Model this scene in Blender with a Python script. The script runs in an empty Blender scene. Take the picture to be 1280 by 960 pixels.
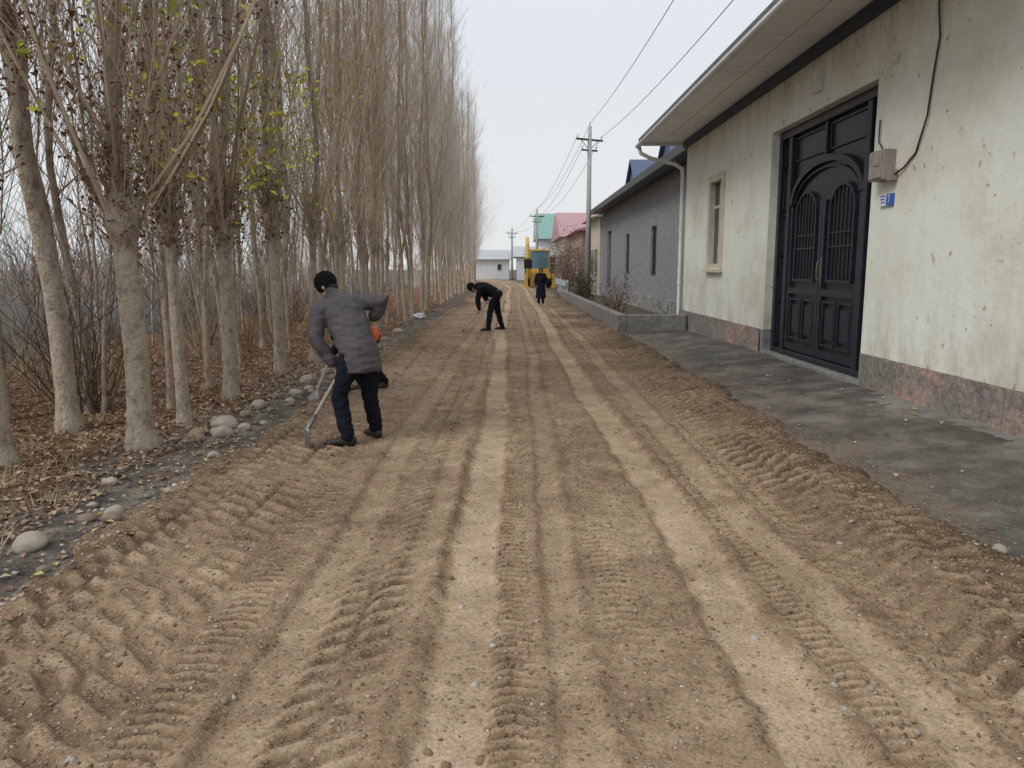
import bpy, bmesh, math, random
import numpy as np
from mathutils import Vector, Matrix, noise as mnoise
R = math.radians
scene = bpy.context.scene
COL = scene.collection
random.seed(7)

# ------------------------------------------------------------ helpers
def link(o, parent=None):
    COL.objects.link(o)
    if parent: o.parent = parent
    return o
def top(o, label, category, group=None):
    o["label"] = label; o["category"] = category
    if group: o["group"] = group
    return o
def empty(name, loc, label, category, group=None):
    e = bpy.data.objects.new(name, None); e.location = loc; e.empty_display_size = .2
    link(e); return top(e, label, category, group)

class MB:
    def __init__(s): s.v = []; s.f = []; s.smooth = False
    def add(s, vs, fs):
        n = len(s.v); s.v.extend([tuple(v) for v in vs]); s.f.extend([tuple(i+n for i in f) for f in fs])
    def box(s, x0, x1, y0, y1, z0, z1):
        s.add([(x0,y0,z0),(x1,y0,z0),(x1,y1,z0),(x0,y1,z0),(x0,y0,z1),(x1,y0,z1),(x1,y1,z1),(x0,y1,z1)],
              [(0,3,2,1),(4,5,6,7),(0,1,5,4),(1,2,6,5),(2,3,7,6),(3,0,4,7)])
    def tube(s, pts, rads, n=6, cap=True):
        P = [Vector(p) for p in pts]; k = len(P)
        d = (P[-1]-P[0])
        if d.length < 1e-6: d = Vector((0,0,1))
        d.normalize()
        a = d.cross(Vector((0,1,0)) if abs(d.y) < .8 else Vector((1,0,0))).normalized()
        vs = []
        for i, p in enumerate(P):
            t = (P[min(i+1,k-1)]-P[max(i-1,0)])
            t = t.normalized() if t.length > 1e-9 else d
            aa = (a - t*a.dot(t)).normalized(); bb = t.cross(aa)
            r = rads[i] if hasattr(rads, '__len__') else rads
            for j in range(n):
                an = 2*math.pi*j/n
                vs.append(p + aa*(r*math.cos(an)) + bb*(r*math.sin(an)))
        fs = []
        for i in range(k-1):
            for j in range(n):
                fs.append((i*n+j, i*n+(j+1)%n, (i+1)*n+(j+1)%n, (i+1)*n+j))
        if cap:
            fs.append(tuple(range(n-1,-1,-1))); fs.append(tuple(range((k-1)*n, k*n)))
        s.add(vs, fs)
    def loft(s, pts, rads, side, n=16, flat=False):
        # elliptical sweep with rounded ends; rads = (a along side, b)
        P = [Vector(p) for p in pts]; rd = [(r, r) if not hasattr(r, '__len__') else r for r in rads]
        side = Vector(side)
        t0 = (P[0]-P[1]).normalized(); t1 = (P[-1]-P[-2]).normalized()
        m0 = .012 if flat else min(rd[0]); m1 = min(rd[-1])
        k0, k1 = (.95, .9) if flat else (.4, .8)
        PP = [P[0]+t0*m0*.85, P[0]+t0*m0*.5] + P + [P[-1]+t1*m1*.5, P[-1]+t1*m1*.85]
        RR = [(rd[0][0]*k0, rd[0][1]*k0), (rd[0][0]*.97 if flat else rd[0][0]*k1, rd[0][1]*.97 if flat else rd[0][1]*k1)] + rd + [(rd[-1][0]*.8, rd[-1][1]*.8), (rd[-1][0]*.4, rd[-1][1]*.4)]
        k = len(PP); vs = []
        for i, p in enumerate(PP):
            t = (PP[min(i+1,k-1)]-PP[max(i-1,0)]).normalized()
            aa = side - t*side.dot(t)
            if aa.length < 1e-3: aa = t.cross(Vector((.3,.9,.1)))
            aa.normalize(); bb = t.cross(aa)
            for j in range(n):
                an = 2*math.pi*j/n
                vs.append(p + aa*(RR[i][0]*math.cos(an)) + bb*(RR[i][1]*math.sin(an)))
        fs = []
        for i in range(k-1):
            for j in range(n):
                fs.append((i*n+j, i*n+(j+1)%n, (i+1)*n+(j+1)%n, (i+1)*n+j))
        fs.append(tuple(range(n-1,-1,-1))); fs.append(tuple(range((k-1)*n, k*n)))
        s.add(vs, fs)
    def ell(s, c, ax, ay, az, n=14, m=9):
        c = Vector(c); ax = Vector(ax); ay = Vector(ay); az = Vector(az)
        vs = [c-az]
        for i in range(1, m):
            ph = -math.pi/2 + math.pi*i/m
            for j in range(n):
                th = 2*math.pi*j/n
                vs.append(c + ax*(math.cos(ph)*math.cos(th)) + ay*(math.cos(ph)*math.sin(th)) + az*math.sin(ph))
        vs.append(c+az)
        fs = [(0, 1+(j+1)%n, 1+j) for j in range(n)]
        for i in range(m-2):
            for j in range(n):
                fs.append((1+i*n+j, 1+i*n+(j+1)%n, 1+(i+1)*n+(j+1)%n, 1+(i+1)*n+j))
        L = 1+(m-1)*n
        fs += [(L-n+j, L-n+(j+1)%n, L) for j in range(n)]
        s.add(vs, fs)
    def mesh(s, name, mat=None, smooth=False):
        me = bpy.data.meshes.new(name); me.from_pydata(s.v, [], s.f); me.update()
        if mat: me.materials.append(mat)
        if smooth: me.polygons.foreach_set('use_smooth', [True]*len(me.polygons))
        return me
    def obj(s, name, mat=None, parent=None, smooth=False, bevel=0, origin=None):
        if origin is not None:
            o = Vector(origin); s.v = [(v[0]-o.x, v[1]-o.y, v[2]-o.z) for v in s.v]
        ob = bpy.data.objects.new(name, s.mesh(name, mat, smooth))
        if origin is not None: ob.location = origin
        link(ob, parent)
        if bevel:
            b = ob.modifiers.new('bevel', 'BEVEL'); b.width = bevel; b.segments = 2; b.limit_method = 'ANGLE'
        return ob

def vn(x, y, sc, seed=0):
    x = np.asarray(x)/sc + 1000.3; y = np.asarray(y)/sc + 1000.7
    xi = np.floor(x).astype(np.int64); yi = np.floor(y).astype(np.int64)
    fx = x-xi; fy = y-yi; fx = fx*fx*(3-2*fx); fy = fy*fy*(3-2*fy)
    def h(a, b):
        n = (a*374761393 + b*668265263 + seed*1442695041) & 0xffffffff
        n = ((n ^ (n >> 13))*1274126177) & 0xffffffff
        n = n ^ (n >> 16)
        return (n & 0xffff)/65535.0
    return ((h(xi,yi)*(1-fx)+h(xi+1,yi)*fx)*(1-fy) + (h(xi,yi+1)*(1-fx)+h(xi+1,yi+1)*fx)*fy)*2-1
def sst(a, b, x):
    t = np.clip((x-a)/(b-a), 0, 1); return t*t*(3-2*t)

# ------------------------------------------------------------ materials
def newmat(name):
    m = bpy.data.materials.new(name); m.use_nodes = True
    nt = m.node_tree; b = nt.nodes['Principled BSDF']
    return m, nt, b
def N(nt, t, **kw):
    n = nt.nodes.new(t)
    for k, v in kw.items(): setattr(n, k, v)
    return n
def ramp(nt, fac, stops):
    r = N(nt, 'ShaderNodeValToRGB'); e = r.color_ramp.elements
    while len(e) < len(stops): e.new(.5)
    for i, (p, c) in enumerate(stops):
        e[i].position = p; e[i].color = (c[0], c[1], c[2], 1) if hasattr(c, '__len__') else (c, c, c, 1)
    nt.links.new(fac, r.inputs[0]); return r.outputs[0]
def noise(nt, vec, scale, detail=2, rough=.6):
    n = N(nt, 'ShaderNodeTexNoise'); n.inputs['Scale'].default_value = scale
    n.inputs['Detail'].default_value = detail; n.inputs['Roughness'].default_value = rough
    nt.links.new(vec, n.inputs['Vector']); return n.outputs['Fac']
def mix(nt, fac, a, b, mode='MIX'):
    m = N(nt, 'ShaderNodeMix', data_type='RGBA', blend_type=mode)
    for i, x in ((0, fac), (6, a), (7, b)):
        if isinstance(x, (int, float)): m.inputs[i].default_value = x
        elif isinstance(x, tuple): m.inputs[i].default_value = (x[0], x[1], x[2], 1)
        else: nt.links.new(x, m.inputs[i])
    return m.outputs[2]
def math_(nt, op, a, b=None):
    m = N(nt, 'ShaderNodeMath', operation=op)
    for i, x in enumerate((a, b)):
        if x is None: continue
        if isinstance(x, (int, float)): m.inputs[i].default_value = x
        else: nt.links.new(x, m.inputs[i])
    return m.outputs[0]
def bump(nt, b, h, strength=.5, dist=.01):
    n = N(nt, 'ShaderNodeBump'); n.inputs['Strength'].default_value = strength; n.inputs['Distance'].default_value = dist
    nt.links.new(h, n.inputs['Height']); nt.links.new(n.outputs[0], b.inputs['Normal'])
def coord(nt, scale=None):
    t = N(nt, 'ShaderNodeTexCoord').outputs['Object']
    if scale:
        m = N(nt, 'ShaderNodeMapping'); m.inputs['Scale'].default_value = scale
        nt.links.new(t, m.inputs[0]); t = m.outputs[0]
    return t
def simple(name, c1, c2=None, scale=8, rough=.8, bs=.3, bd=.005, metal=0, stretch=None, bscale=None):
    m, nt, b = newmat(name)
    v = coord(nt, stretch)
    c2 = c2 or tuple(x*.7 for x in c1)
    f = noise(nt, v, scale, 3)
    col = ramp(nt, f, [(.3, c2), (.7, c1)])
    nt.links.new(col, b.inputs['Base Color'])
    b.inputs['Roughness'].default_value = rough; b.inputs['Metallic'].default_value = metal
    if bs: bump(nt, b, noise(nt, v, bscale or scale*5), bs, bd)
    return m

def mat_road():
    m, nt, b = newmat('road_gravel_soil'); v = coord(nt)
    at = N(nt, 'ShaderNodeAttribute', attribute_name='dry').outputs['Fac']
    n1 = noise(nt, v, 5, 3, .7)
    f = math_(nt, 'ADD', at, math_(nt, 'MULTIPLY', math_(nt, 'SUBTRACT', n1, .5), .55))
    base = ramp(nt, f, [(.0, (.12,.08,.05)), (.42, (.285,.2,.128)), (1.0, (.53,.405,.275))])
    n2 = noise(nt, v, 60, 3, .85)
    base = mix(nt, .75, base, ramp(nt, n2, [(.3, .42), (.5, 1.0), (.7, 1.5)]), 'MULTIPLY')
    vo = N(nt, 'ShaderNodeTexVoronoi'); vo.inputs['Scale'].default_value = 42; nt.links.new(v, vo.inputs['Vector'])
    dist = ramp(nt, vo.outputs['Distance'], [(.28, 1), (.42, 0)])
    sx = N(nt, 'ShaderNodeSeparateColor'); nt.links.new(vo.outputs['Color'], sx.inputs[0])
    sel = ramp(nt, math_(nt, 'SUBTRACT', sx.outputs[1], at), [(.0, 0), (.2, 1)])
    peb = ramp(nt, sx.outputs[0], [(0, (.12,.083,.056)), (.6, (.31,.235,.165)), (1, (.5,.44,.36))])
    fac = math_(nt, 'MULTIPLY', dist, sel)
    base = mix(nt, math_(nt, 'MULTIPLY', fac, .8), base, peb)
    nt.links.new(base, b.inputs['Base Color']); b.inputs['Roughness'].default_value = .95
    b.inputs['Specular IOR Level'].default_value = .12
    bump(nt, b, math_(nt, 'ADD', fac, n2), 1, .009)
    return m
def mat_ground():
    m, nt, b = newmat('ground_soil'); v = coord(nt)
    leaf = N(nt, 'ShaderNodeAttribute', attribute_name='leafy').outputs['Fac']
    field = N(nt, 'ShaderNodeAttribute', attribute_name='field').outputs['Fac']
    n1 = noise(nt, v, 3.2, 4, .7); n2 = noise(nt, v, 35, 4, .8)
    grey = ramp(nt, n1, [(.33, (.075,.066,.057)), (.5, (.135,.12,.102)), (.66, (.25,.215,.17))])
    lf = ramp(nt, noise(nt, v, 18, 3, .8), [(.3, (.06,.038,.026)), (.5, (.18,.11,.07)), (.7, (.34,.24,.15))])
    fd = ramp(nt, n1, [(.3, (.085,.082,.078)), (.7, (.15,.145,.137))])
    c = mix(nt, leaf, grey, lf); c = mix(nt, field, c, fd)
    c = mix(nt, .9, c, ramp(nt, n2, [(.32, .45), (.5, 1), (.68, 1.5)]), 'MULTIPLY')
    nt.links.new(c, b.inputs['Base Color']); b.inputs['Roughness'].default_value = 1
    b.inputs['Specular IOR Level'].default_value = 0
    bump(nt, b, n2, 1, .02)
    return m
def mat_pave():
    m, nt, b = newmat('pavement_packed_earth'); v = coord(nt)
    n1 = noise(nt, v, 1.6, 6, .72); n2 = noise(nt, v, 60, 4, .8)
    c = ramp(nt, n1, [(.36, (.078,.071,.062)), (.5, (.13,.12,.105)), (.62, (.215,.197,.172))])
    c = mix(nt, .8, c, ramp(nt, n2, [(.32, .5), (.5, 1), (.68, 1.4)]), 'MULTIPLY')
    soil = N(nt, 'ShaderNodeAttribute', attribute_name='dry').outputs['Fac']
    sp = ramp(nt, noise(nt, v, 26, 3, .8), [(.42, 0), (.6, 1)])
    c = mix(nt, math_(nt, 'MULTIPLY', soil, sp), c, (.25,.18,.12))
    nt.links.new(c, b.inputs['Base Color'])
    nt.links.new(ramp(nt, n1, [(.3, .65), (.6, .95)]), b.inputs['Roughness'])
    b.inputs['Specular IOR Level'].default_value = .2
    bump(nt, b, math_(nt, 'ADD', n2, noise(nt, v, 9, 3)), .8, .014)
    return m
def mat_wall():
    m, nt, b = newmat('cream_plaster_weathered'); v = coord(nt)
    n1 = noise(nt, v, .6, 5, .65)
    c = ramp(nt, n1, [(.34, (.64,.63,.525)), (.5, (.77,.785,.69)), (.66, (.81,.835,.76))])
    vs = coord(nt, (1.5, 1.5, .45)); st = noise(nt, vs, 2.4, 6, .75)
    sep = N(nt, 'ShaderNodeSeparateXYZ'); nt.links.new(coord(nt), sep.inputs[0])
    hi = ramp(nt, math_(nt, 'MULTIPLY', sep.outputs['Z'], .2), [(.1, 1), (.2, .4), (.36, .1), (.8, .15), (.94, 1)])
    fac = math_(nt, 'MULTIPLY', ramp(nt, st, [(.42, 0), (.66, 1)]), hi)
    c = mix(nt, math_(nt, 'MULTIPLY', fac, .75), c, (.38,.31,.22))
    n36 = noise(nt, v, 2.6, 5, .68)
    ch = ramp(nt, n36, [(.66, 0), (.67, 1)])
    c = mix(nt, math_(nt, 'MULTIPLY', ch, .7), c, (.47,.36,.28))
    ch2 = ramp(nt, noise(nt, v, 8, 2, .5), [(.71, 0), (.725, 1)])
    c = mix(nt, math_(nt, 'MULTIPLY', ch2, .8), c, (.38,.25,.18))
    nt.links.new(c, b.inputs['Base Color']); b.inputs['Roughness'].default_value = .9
    h = math_(nt, 'SUBTRACT', math_(nt, 'ADD', n1, math_(nt, 'MULTIPLY', noise(nt, v, 14, 4), .35)), math_(nt, 'MULTIPLY', ch, .3))
    bump(nt, b, h, .6, .035)
    return m
def mat_plinth():
    m, nt, b = newmat('plinth_render'); v = coord(nt)
    n1 = noise(nt, v, .9, 5, .65)
    c = ramp(nt, n1, [(.38, (.23,.205,.18)), (.5, (.29,.255,.225)), (.57, (.4,.275,.22)), (.66, (.48,.35,.29))])
    n2 = noise(nt, v, 14, 5, .8)
    c = mix(nt, .9, c, ramp(nt, n2, [(.33, .45), (.6, 1.3)]), 'MULTIPLY')
    nt.links.new(c, b.inputs['Base Color']); b.inputs['Roughness'].default_value = .9
    bump(nt, b, n2, .9, .04); return m
def mat_cobble():
    m, nt, b = newmat('cobble_plinth'); v = coord(nt)
    vo = N(nt, 'ShaderNodeTexVoronoi', feature='DISTANCE_TO_EDGE'); vo.inputs['Scale'].default_value = 5; nt.links.new(v, vo.inputs['Vector'])
    v2 = N(nt, 'ShaderNodeTexVoronoi'); v2.inputs['Scale'].default_value = 5; nt.links.new(v, v2.inputs['Vector'])
    sx = N(nt, 'ShaderNodeSeparateColor'); nt.links.new(v2.outputs['Color'], sx.inputs[0])
    st = ramp(nt, sx.outputs[0], [(0, (.1,.1,.1)), (1, (.3,.29,.27))])
    c = mix(nt, ramp(nt, vo.outputs['Distance'], [(.03, 1), (.09, 0)]), st, (.42,.41,.39))
    nt.links.new(c, b.inputs['Base Color']); b.inputs['Roughness'].default_value = .85
    bump(nt, b, vo.outputs['Distance'], .6, .03); return m
def mat_bark(name, c1, c2):
    m, nt, b = newmat(name)
    oi = N(nt, 'ShaderNodeObjectInfo').outputs['Random']; g = N(nt, 'ShaderNodeNewGeometry').outputs['Random Per Island']
    c = ramp(nt, g, [(0, c2), (.6, c1), (1, tuple(min(1, x*1.2) for x in c1))])
    c = mix(nt, .5, c, ramp(nt, oi, [(0, .7), (1, 1.15)]), 'MULTIPLY')
    nt.links.new(c, b.inputs['Base Color']); b.inputs['Roughness'].default_value = 1; b.inputs['Specular IOR Level'].default_value = 0
    return m
def mat_bark_main(name='poplar_bark', k=1.0):
    m, nt, b = newmat(name); v = coord(nt, (1, 1, .5))
    n = noise(nt, v, 12, 4, .75)
    c = ramp(nt, n, [(.34, (.16*k,.122*k,.09*k)), (.48, (.3*k,.24*k,.185*k)), (.7, (.42*k,.35*k,.275*k))])
    sep = N(nt, 'ShaderNodeSeparateXYZ'); nt.links.new(coord(nt), sep.inputs[0])
    low = ramp(nt, math_(nt, 'MULTIPLY', sep.outputs['Z'], .25), [(.42, 1), (.55, 0)])
    c = mix(nt, math_(nt, 'MULTIPLY', low, .6), c, ramp(nt, n, [(.34, (.28,.225,.172)), (.5, (.5,.42,.335))]))
    lent = ramp(nt, noise(nt, coord(nt, (1, 1, 3.5)), 9, 3, .7), [(.6, 0), (.68, 1)])
    c = mix(nt, math_(nt, 'MULTIPLY', lent, .55), c, (.15,.115,.088))
    nt.links.new(c, b.inputs['Base Color']); b.inputs['Roughness'].default_value = .95; b.inputs['Specular IOR Level'].default_value = .1
    bump(nt, b, n, 1, .05); return m
def mat_leaf(name, cols):
    m, nt, b = newmat(name)
    g = N(nt, 'ShaderNodeNewGeometry').outputs['Random Per Island']
    st = [(i/(len(cols)-1), c) for i, c in enumerate(cols)]
    nt.links.new(ramp(nt, g, st), b.inputs['Base Color']); b.inputs['Roughness'].default_value = .85; b.inputs['Specular IOR Level'].default_value = .2
    return m
def mat_ribbed(name, c, sc, axis=1):
    m, nt, b = newmat(name); v = coord(nt)
    w = N(nt, 'ShaderNodeTexWave', wave_type='BANDS', bands_direction='XYZ'[axis]); w.inputs['Scale'].default_value = sc
    nt.links.new(v, w.inputs['Vector'])
    nt.links.new(mix(nt, .4, c, ramp(nt, w.outputs['Fac'], [(.1, .4), (.4, 1)]), 'MULTIPLY'), b.inputs['Base Color'])
    b.inputs['Roughness'].default_value = .45; bump(nt, b, w.outputs['Fac'], .6, .03); return m
def mat_cloth(name, c1, c2, rough=.9, sc=7):
    m, nt, b = newmat(name); v = coord(nt)
    c = ramp(nt, noise(nt, v, sc, 4, .6), [(.3, c2), (.7, c1)])
    nt.links.new(c, b.inputs['Base Color']); b.inputs['Roughness'].default_value = rough; b.inputs['Specular IOR Level'].default_value = .2
    bump(nt, b, noise(nt, v, 16, 4, .6), .6, .02); return m
def mat_glass(name, c=(.03,.04,.05)):
    m, nt, b = newmat(name); b.inputs['Base Color'].default_value = (*c, 1)
    b.inputs['Roughness'].default_value = .08; b.inputs['Specular IOR Level'].default_value = .7
    return m

M = dict(
 road=mat_road(), ground=mat_ground(), pave=mat_pave(), wall=mat_wall(), plinth=mat_plinth(), cobble=mat_cobble(),
 bark=mat_bark_main(), bark_haze=mat_bark_main('hazed_bark', 1.35), twig=mat_bark('poplar_twig', (.47,.375,.275), (.26,.192,.14)),  # lighter bark copy for far trunks has distance haze in its colour
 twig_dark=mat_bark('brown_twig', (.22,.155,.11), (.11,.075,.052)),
 twig_far=mat_bark('light_haze_twig', (.53,.46,.38), (.37,.315,.255)),  # lightened so far crowns carry haze in their colour
 twig_haze=mat_bark('strong_haze_twig', (.64,.6,.55), (.5,.465,.42)),  # palest twigs, stronger haze painted in for the farthest rows
 thicket=mat_bark('thicket_twig', (.36,.31,.265), (.24,.2,.17)),
 gate=simple('gate_navy_paint', (.022,.027,.04), (.012,.015,.023), 6, .38, .1),
 gate2=simple('gate_panel_paint', (.016,.02,.03), (.009,.011,.017), 6, .3, .1),
 navy=simple('navy_strip', (.02,.028,.06), (.012,.018,.04), 5, .5, .1),
 soffit=simple('soffit_boards', (.9,.9,.88), (.8,.8,.78), 1.2, .5, 0),
 white=simple('white_paint', (.76,.77,.76), (.62,.63,.62), 4, .5, 0),
 farwhite=simple('hazed_white', (.68,.69,.7), (.58,.59,.6), 2, .8, 0),  # far walls, distance haze mixed into the white
 cream=simple('cream_paint', (.66,.61,.5), (.5,.45,.36), 4, .7, .2),
 roofgrey=simple('roof_sheet', (.12,.12,.12), (.08,.08,.08), 3, .5, 0),
 stucco=simple('grey_stucco', (.35,.35,.37), (.23,.23,.245), 7, .9, 1, .03, bscale=38),
 concrete=simple('concrete', (.3,.29,.27), (.15,.145,.13), 6, .9, .6, .01),
 apron=simple('worn_concrete', (.26,.245,.22), (.13,.122,.108), 3, .9, .8, .02),
 polec=simple('pole_concrete', (.42,.42,.41), (.32,.32,.31), 4, .9, 0),
 dark=simple('dark_metal', (.03,.03,.033), (.018,.018,.02), 6, .45, 0),
 steel=simple('worn_steel', (.3,.29,.27), (.15,.12,.1), 9, .45, .2, metal=.6),
 wood=simple('tool_wood', (.46,.4,.31), (.3,.25,.19), 12, .7, .2, stretch=(1,1,.2)),
 brown=simple('brown_wood', (.12,.06,.035), (.07,.035,.02), 6, .6, .3),
 brick=simple('orange_brick', (.47,.36,.3), (.38,.28,.23), 7, .9, .4),
 blue=mat_ribbed('blue_metal_roof', (.09,.13,.22), 4.0, 1),
 green=mat_ribbed('green_metal_roof', (.22,.42,.36), 3.0, 0),  # green lightened, distance haze put into the roof colour
 red=mat_ribbed('red_metal_roof', (.5,.28,.29), 3.0, 1),  # red paled to stand in for distance haze
 grey_roof=mat_ribbed('grey_sheet_roof', (.46,.48,.5), 3.0, 0),
 yellow=simple('machine_yellow', (.75,.5,.09), (.6,.4,.08), 5, .45, 0),
 tyre=simple('tyre_rubber', (.045,.044,.043), (.07,.06,.05), 7, .9, 0),
 glass=mat_glass('window_glass'), glassb=mat_glass('cab_glass', (.1,.22,.28)),
 skin=simple('skin', (.42,.25,.17), (.35,.19,.13), 10, .55, .1),
 hair=simple('hair', (.03,.025,.022), (.015,.012,.01), 20, .8, .3),
 jacket=mat_cloth('jacket_grey', (.115,.103,.11), (.084,.075,.081), .7),
 trousers=mat_cloth('trousers_navy', (.011,.013,.021), (.007,.008,.013)),
 black=mat_cloth('black_cloth', (.012,.012,.014), (.007,.007,.009)),
 coat=mat_cloth('dark_coat', (.014,.017,.03), (.009,.01,.017)),
 orange=mat_cloth('orange_vest', (.75,.13,.03), (.55,.09,.02)),
 shoe=simple('shoe_leather', (.012,.011,.011), (.025,.021,.017), 10, .6, .2),
 knit=mat_cloth('cap_knit', (.008,.008,.009), (.005,.005,.006), .95, 30),
 stone=simple('river_stone', (.44,.39,.315), (.28,.235,.18), 5, .85, .3),
 stoned=simple('dark_stone', (.29,.215,.155), (.17,.13,.095), 5, .9, .3),
 litter=mat_leaf('fallen_leaf', [(.13,.07,.045), (.28,.165,.1), (.38,.27,.17), (.2,.11,.07), (.5,.4,.27), (.16,.095,.065)]),
 ylitter=mat_leaf('yellow_leaf', [(.42,.38,.1), (.5,.42,.16), (.36,.3,.14), (.48,.42,.26)]),
 gleaf=mat_leaf('yellow_green_leaf', [(.5,.52,.06), (.65,.62,.11), (.36,.46,.07)]),
 dleaf=mat_leaf('dead_leaf', [(.11,.055,.038), (.22,.12,.08), (.15,.08,.055)]),
 straw=mat_leaf('dry_grass', [(.42,.34,.22), (.34,.26,.16), (.5,.43,.3)]),
 pebble=mat_leaf('pebble', [(.17,.13,.095), (.28,.22,.165), (.38,.34,.3), (.22,.17,.125), (.33,.27,.21), (.27,.21,.155), (.52,.5,.47), (.2,.16,.12)]),
 clod=mat_leaf('soil_clod', [(.13,.09,.06), (.23,.165,.11), (.33,.245,.168), (.19,.135,.092)]),
 evergreen=mat_leaf('hedge_leaf', [(.02,.045,.02), (.045,.08,.03), (.03,.05,.025)]),
 rustleaf=mat_leaf('brown_hedge_leaf', [(.19,.13,.1), (.3,.22,.17), (.24,.16,.13)]),
 signblue=simple('sign_blue', (.03,.12,.5), (.03,.11,.45), 4, .4, 0), signwhite=simple('sign_white', (.75,.76,.78), (.7,.7,.72), 4, .4, 0),
 meter=simple('meter_case', (.36,.31,.29), (.26,.22,.2), 9, .6, .2),
 bag=simple('plastic_bag', (.6,.62,.63), (.45,.47,.5), 5, .4, .4),
)

# ------------------------------------------------------------ ground meshes
def grid(name, xs, ys, hfun, mat):
    X, Y = np.meshgrid(xs, ys)
    H, A = hfun(X, Y)
    SX = X + bend(Y)
    co = np.stack([SX, Y, H], -1).reshape(-1, 3)
    nx, ny = len(xs), len(ys)
    i = np.arange(nx*ny).reshape(ny, nx)
    q = np.stack([i[:-1,:-1], i[:-1,1:], i[1:,1:], i[1:,:-1]], -1).reshape(-1, 4)
    me = bpy.data.meshes.new(name)
    me.vertices.add(len(co)); me.vertices.foreach_set('co', co.ravel().astype(np.float32))
    me.loops.add(q.size); me.loops.foreach_set('vertex_index', q.ravel().astype(np.int32))
    me.polygons.add(len(q)); me.polygons.foreach_set('loop_start', np.arange(0, q.size, 4, dtype=np.int32))
    me.polygons.foreach_set('use_smooth', np.ones(len(q), dtype=bool))
    me.update(); me.validate()
    for k, a in A.items():
        at = me.attributes.new(k, 'FLOAT', 'POINT'); at.data.foreach_set('value', a.ravel().astype(np.float32))
    me.materials.append(mat)
    o = bpy.data.objects.new(name, me); link(o); o["kind"] = "structure"; return o
def bend(y): 
    d = np.maximum(np.asarray(y)-62, 0); d = np.minimum(d, 90); return -0.0016*d*d

def ys_list(y0, d0, k1, y1, k2, y2):
    ys = [y0]
    while ys[-1] < y2:
        y = ys[-1]; ys.append(y + (max(d0, k1*y) if y < y1 else k2*y))
    return np.array(ys)

def road_h(x, y):
    rough = .6 + .7*sst(1.0, 1.9, np.abs(x-.2))
    h = .04 + .008*vn(x, y, 1.6, 1) + (.008*vn(x, y, .33, 2) + .008*vn(x, y, .11, 3) + .009*vn(x, y, .05, 4) + .005*vn(x, y, .025, 5))*rough
    dry = .44 + .13*vn(x, y, 1.1, 11) + .12*vn(x, y, .25, 12) + .1*vn(x, y, .07, 13)
    for c, w, dep, dr, ph in ((-.24,.26,.018,.4,0), (.98,.28,.018,.34,1.3), (-.95,.2,.006,.12,2.1), (1.5,.2,.01,.2,3.0), (.3,.16,.005,.12,4), (-.5,.15,.004,.12,5)):
        cx = c + .05*np.sin(y*.23+ph) + .02*np.sin(y*.9+ph*2) + .015*vn(x*0, y, .6, 20+int(ph))
        m = (1-sst(w*.38, w*.58, np.abs(x-cx)+.03*vn(x, y, .12, 21)))*np.clip(.85+.4*vn(x, y, .9, 24), .4, 1)
        br = np.exp(-((np.abs(x-cx)-w*.66)/.035)**2)
        fl = .03 + .006*vn(x, y, 1.3, 1)
        h = h*(1-m*.88) + (fl-dep+.0025*vn(x, y, .05, 6))*m*.88 + br*.014*(1+vn(x, y, .1, 22))
        dry = dry + m*dr - br*.06
    for c, w, p, dep, sl, ph, two in ((-1.72,.5,.17,.038,.6,0,0), (-.72,.36,.13,.028,-.6,1,0), (2.05,.5,.17,.042,-.6,2,0), (.06,.18,.062,.024,.35,3,1), (.56,.2,.07,.023,.3,4,1), (-2.14,.28,.17,.026,.5,5,0), (1.28,.17,.062,.018,.3,6,1), (-1.3,.2,.07,.016,.3,7,1), (1.7,.24,.11,.026,.5,8,0), (2.4,.3,.14,.026,.5,9,0)):
        cx = c + .05*np.sin(y*.21+ph) + .03*np.sin(y*.7+ph)
        u = (x-cx)/w
        m = 1-sst(.4, .54, np.abs(u)+.08*vn(x, y, .12, 30+int(ph)))
        if two: phs = y/p + np.abs(u)*sl*2.2
        else: phs = (y + (x-cx)*sl*1.3)/p + np.where(u > 0, .5, 0)
        phs = phs + .16*vn(x, y, .25, 40+int(ph)) + .4*vn(x, y, 1.1, 45)
        lug = sst(-.22, .3, np.sin(2*math.pi*phs))
        if not two: lug = lug*(1-.8*(1-sst(.0, .08, np.abs(u))))
        fade = np.clip(.72 + .85*vn(x, y, .8, 50+int(ph)), .15, 1)*(1+.25*vn(x, y, .1, 55))
        h = h*(1-m*.5) + m*.5*.028 + m*fade*dep*(lug-.5)
        dry = dry + m*fade*(lug-.6)*.34
    el = -2.4 + .13*vn(x*0, y, 1.4, 60) + .09*vn(x, y, .35, 61) + .06*vn(x, y, .1, 62)
    er = 2.75 + .10*vn(x*0, y, 1.6, 63) + .09*vn(x, y, .4, 64) + .07*vn(x, y, .12, 65)
    bl = np.exp(-((x-el-.2)/.15)**2); b2 = np.exp(-((x-er+.26)/.18)**2)
    h = h + bl*.022*(1+vn(x, y, .12, 66)) + b2*.045*(1+.9*vn(x, y, .14, 67))
    dry = dry - .3*np.exp(-((x-el)/.4)**2) - .32*np.exp(-((x-er)/.65)**2)
    dry = dry - .2*sst(.0, .5, vn(x, y, 1.9, 70))*sst(1.0, 1.6, np.abs(x)) + .1*sst(15, 35, y)
    inn = sst(-.2, .1, x-el)*sst(-.2, .1, er-x)
    h = h*inn + (-.13)*(1-inn)
    return h, {'dry': np.clip(dry, 0, 1)}
grid('road', np.arange(-2.95, 3.3, .0155), ys_list(1.0, .0115, .003, 45, .012, 170), road_h, M['road'])

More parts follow.
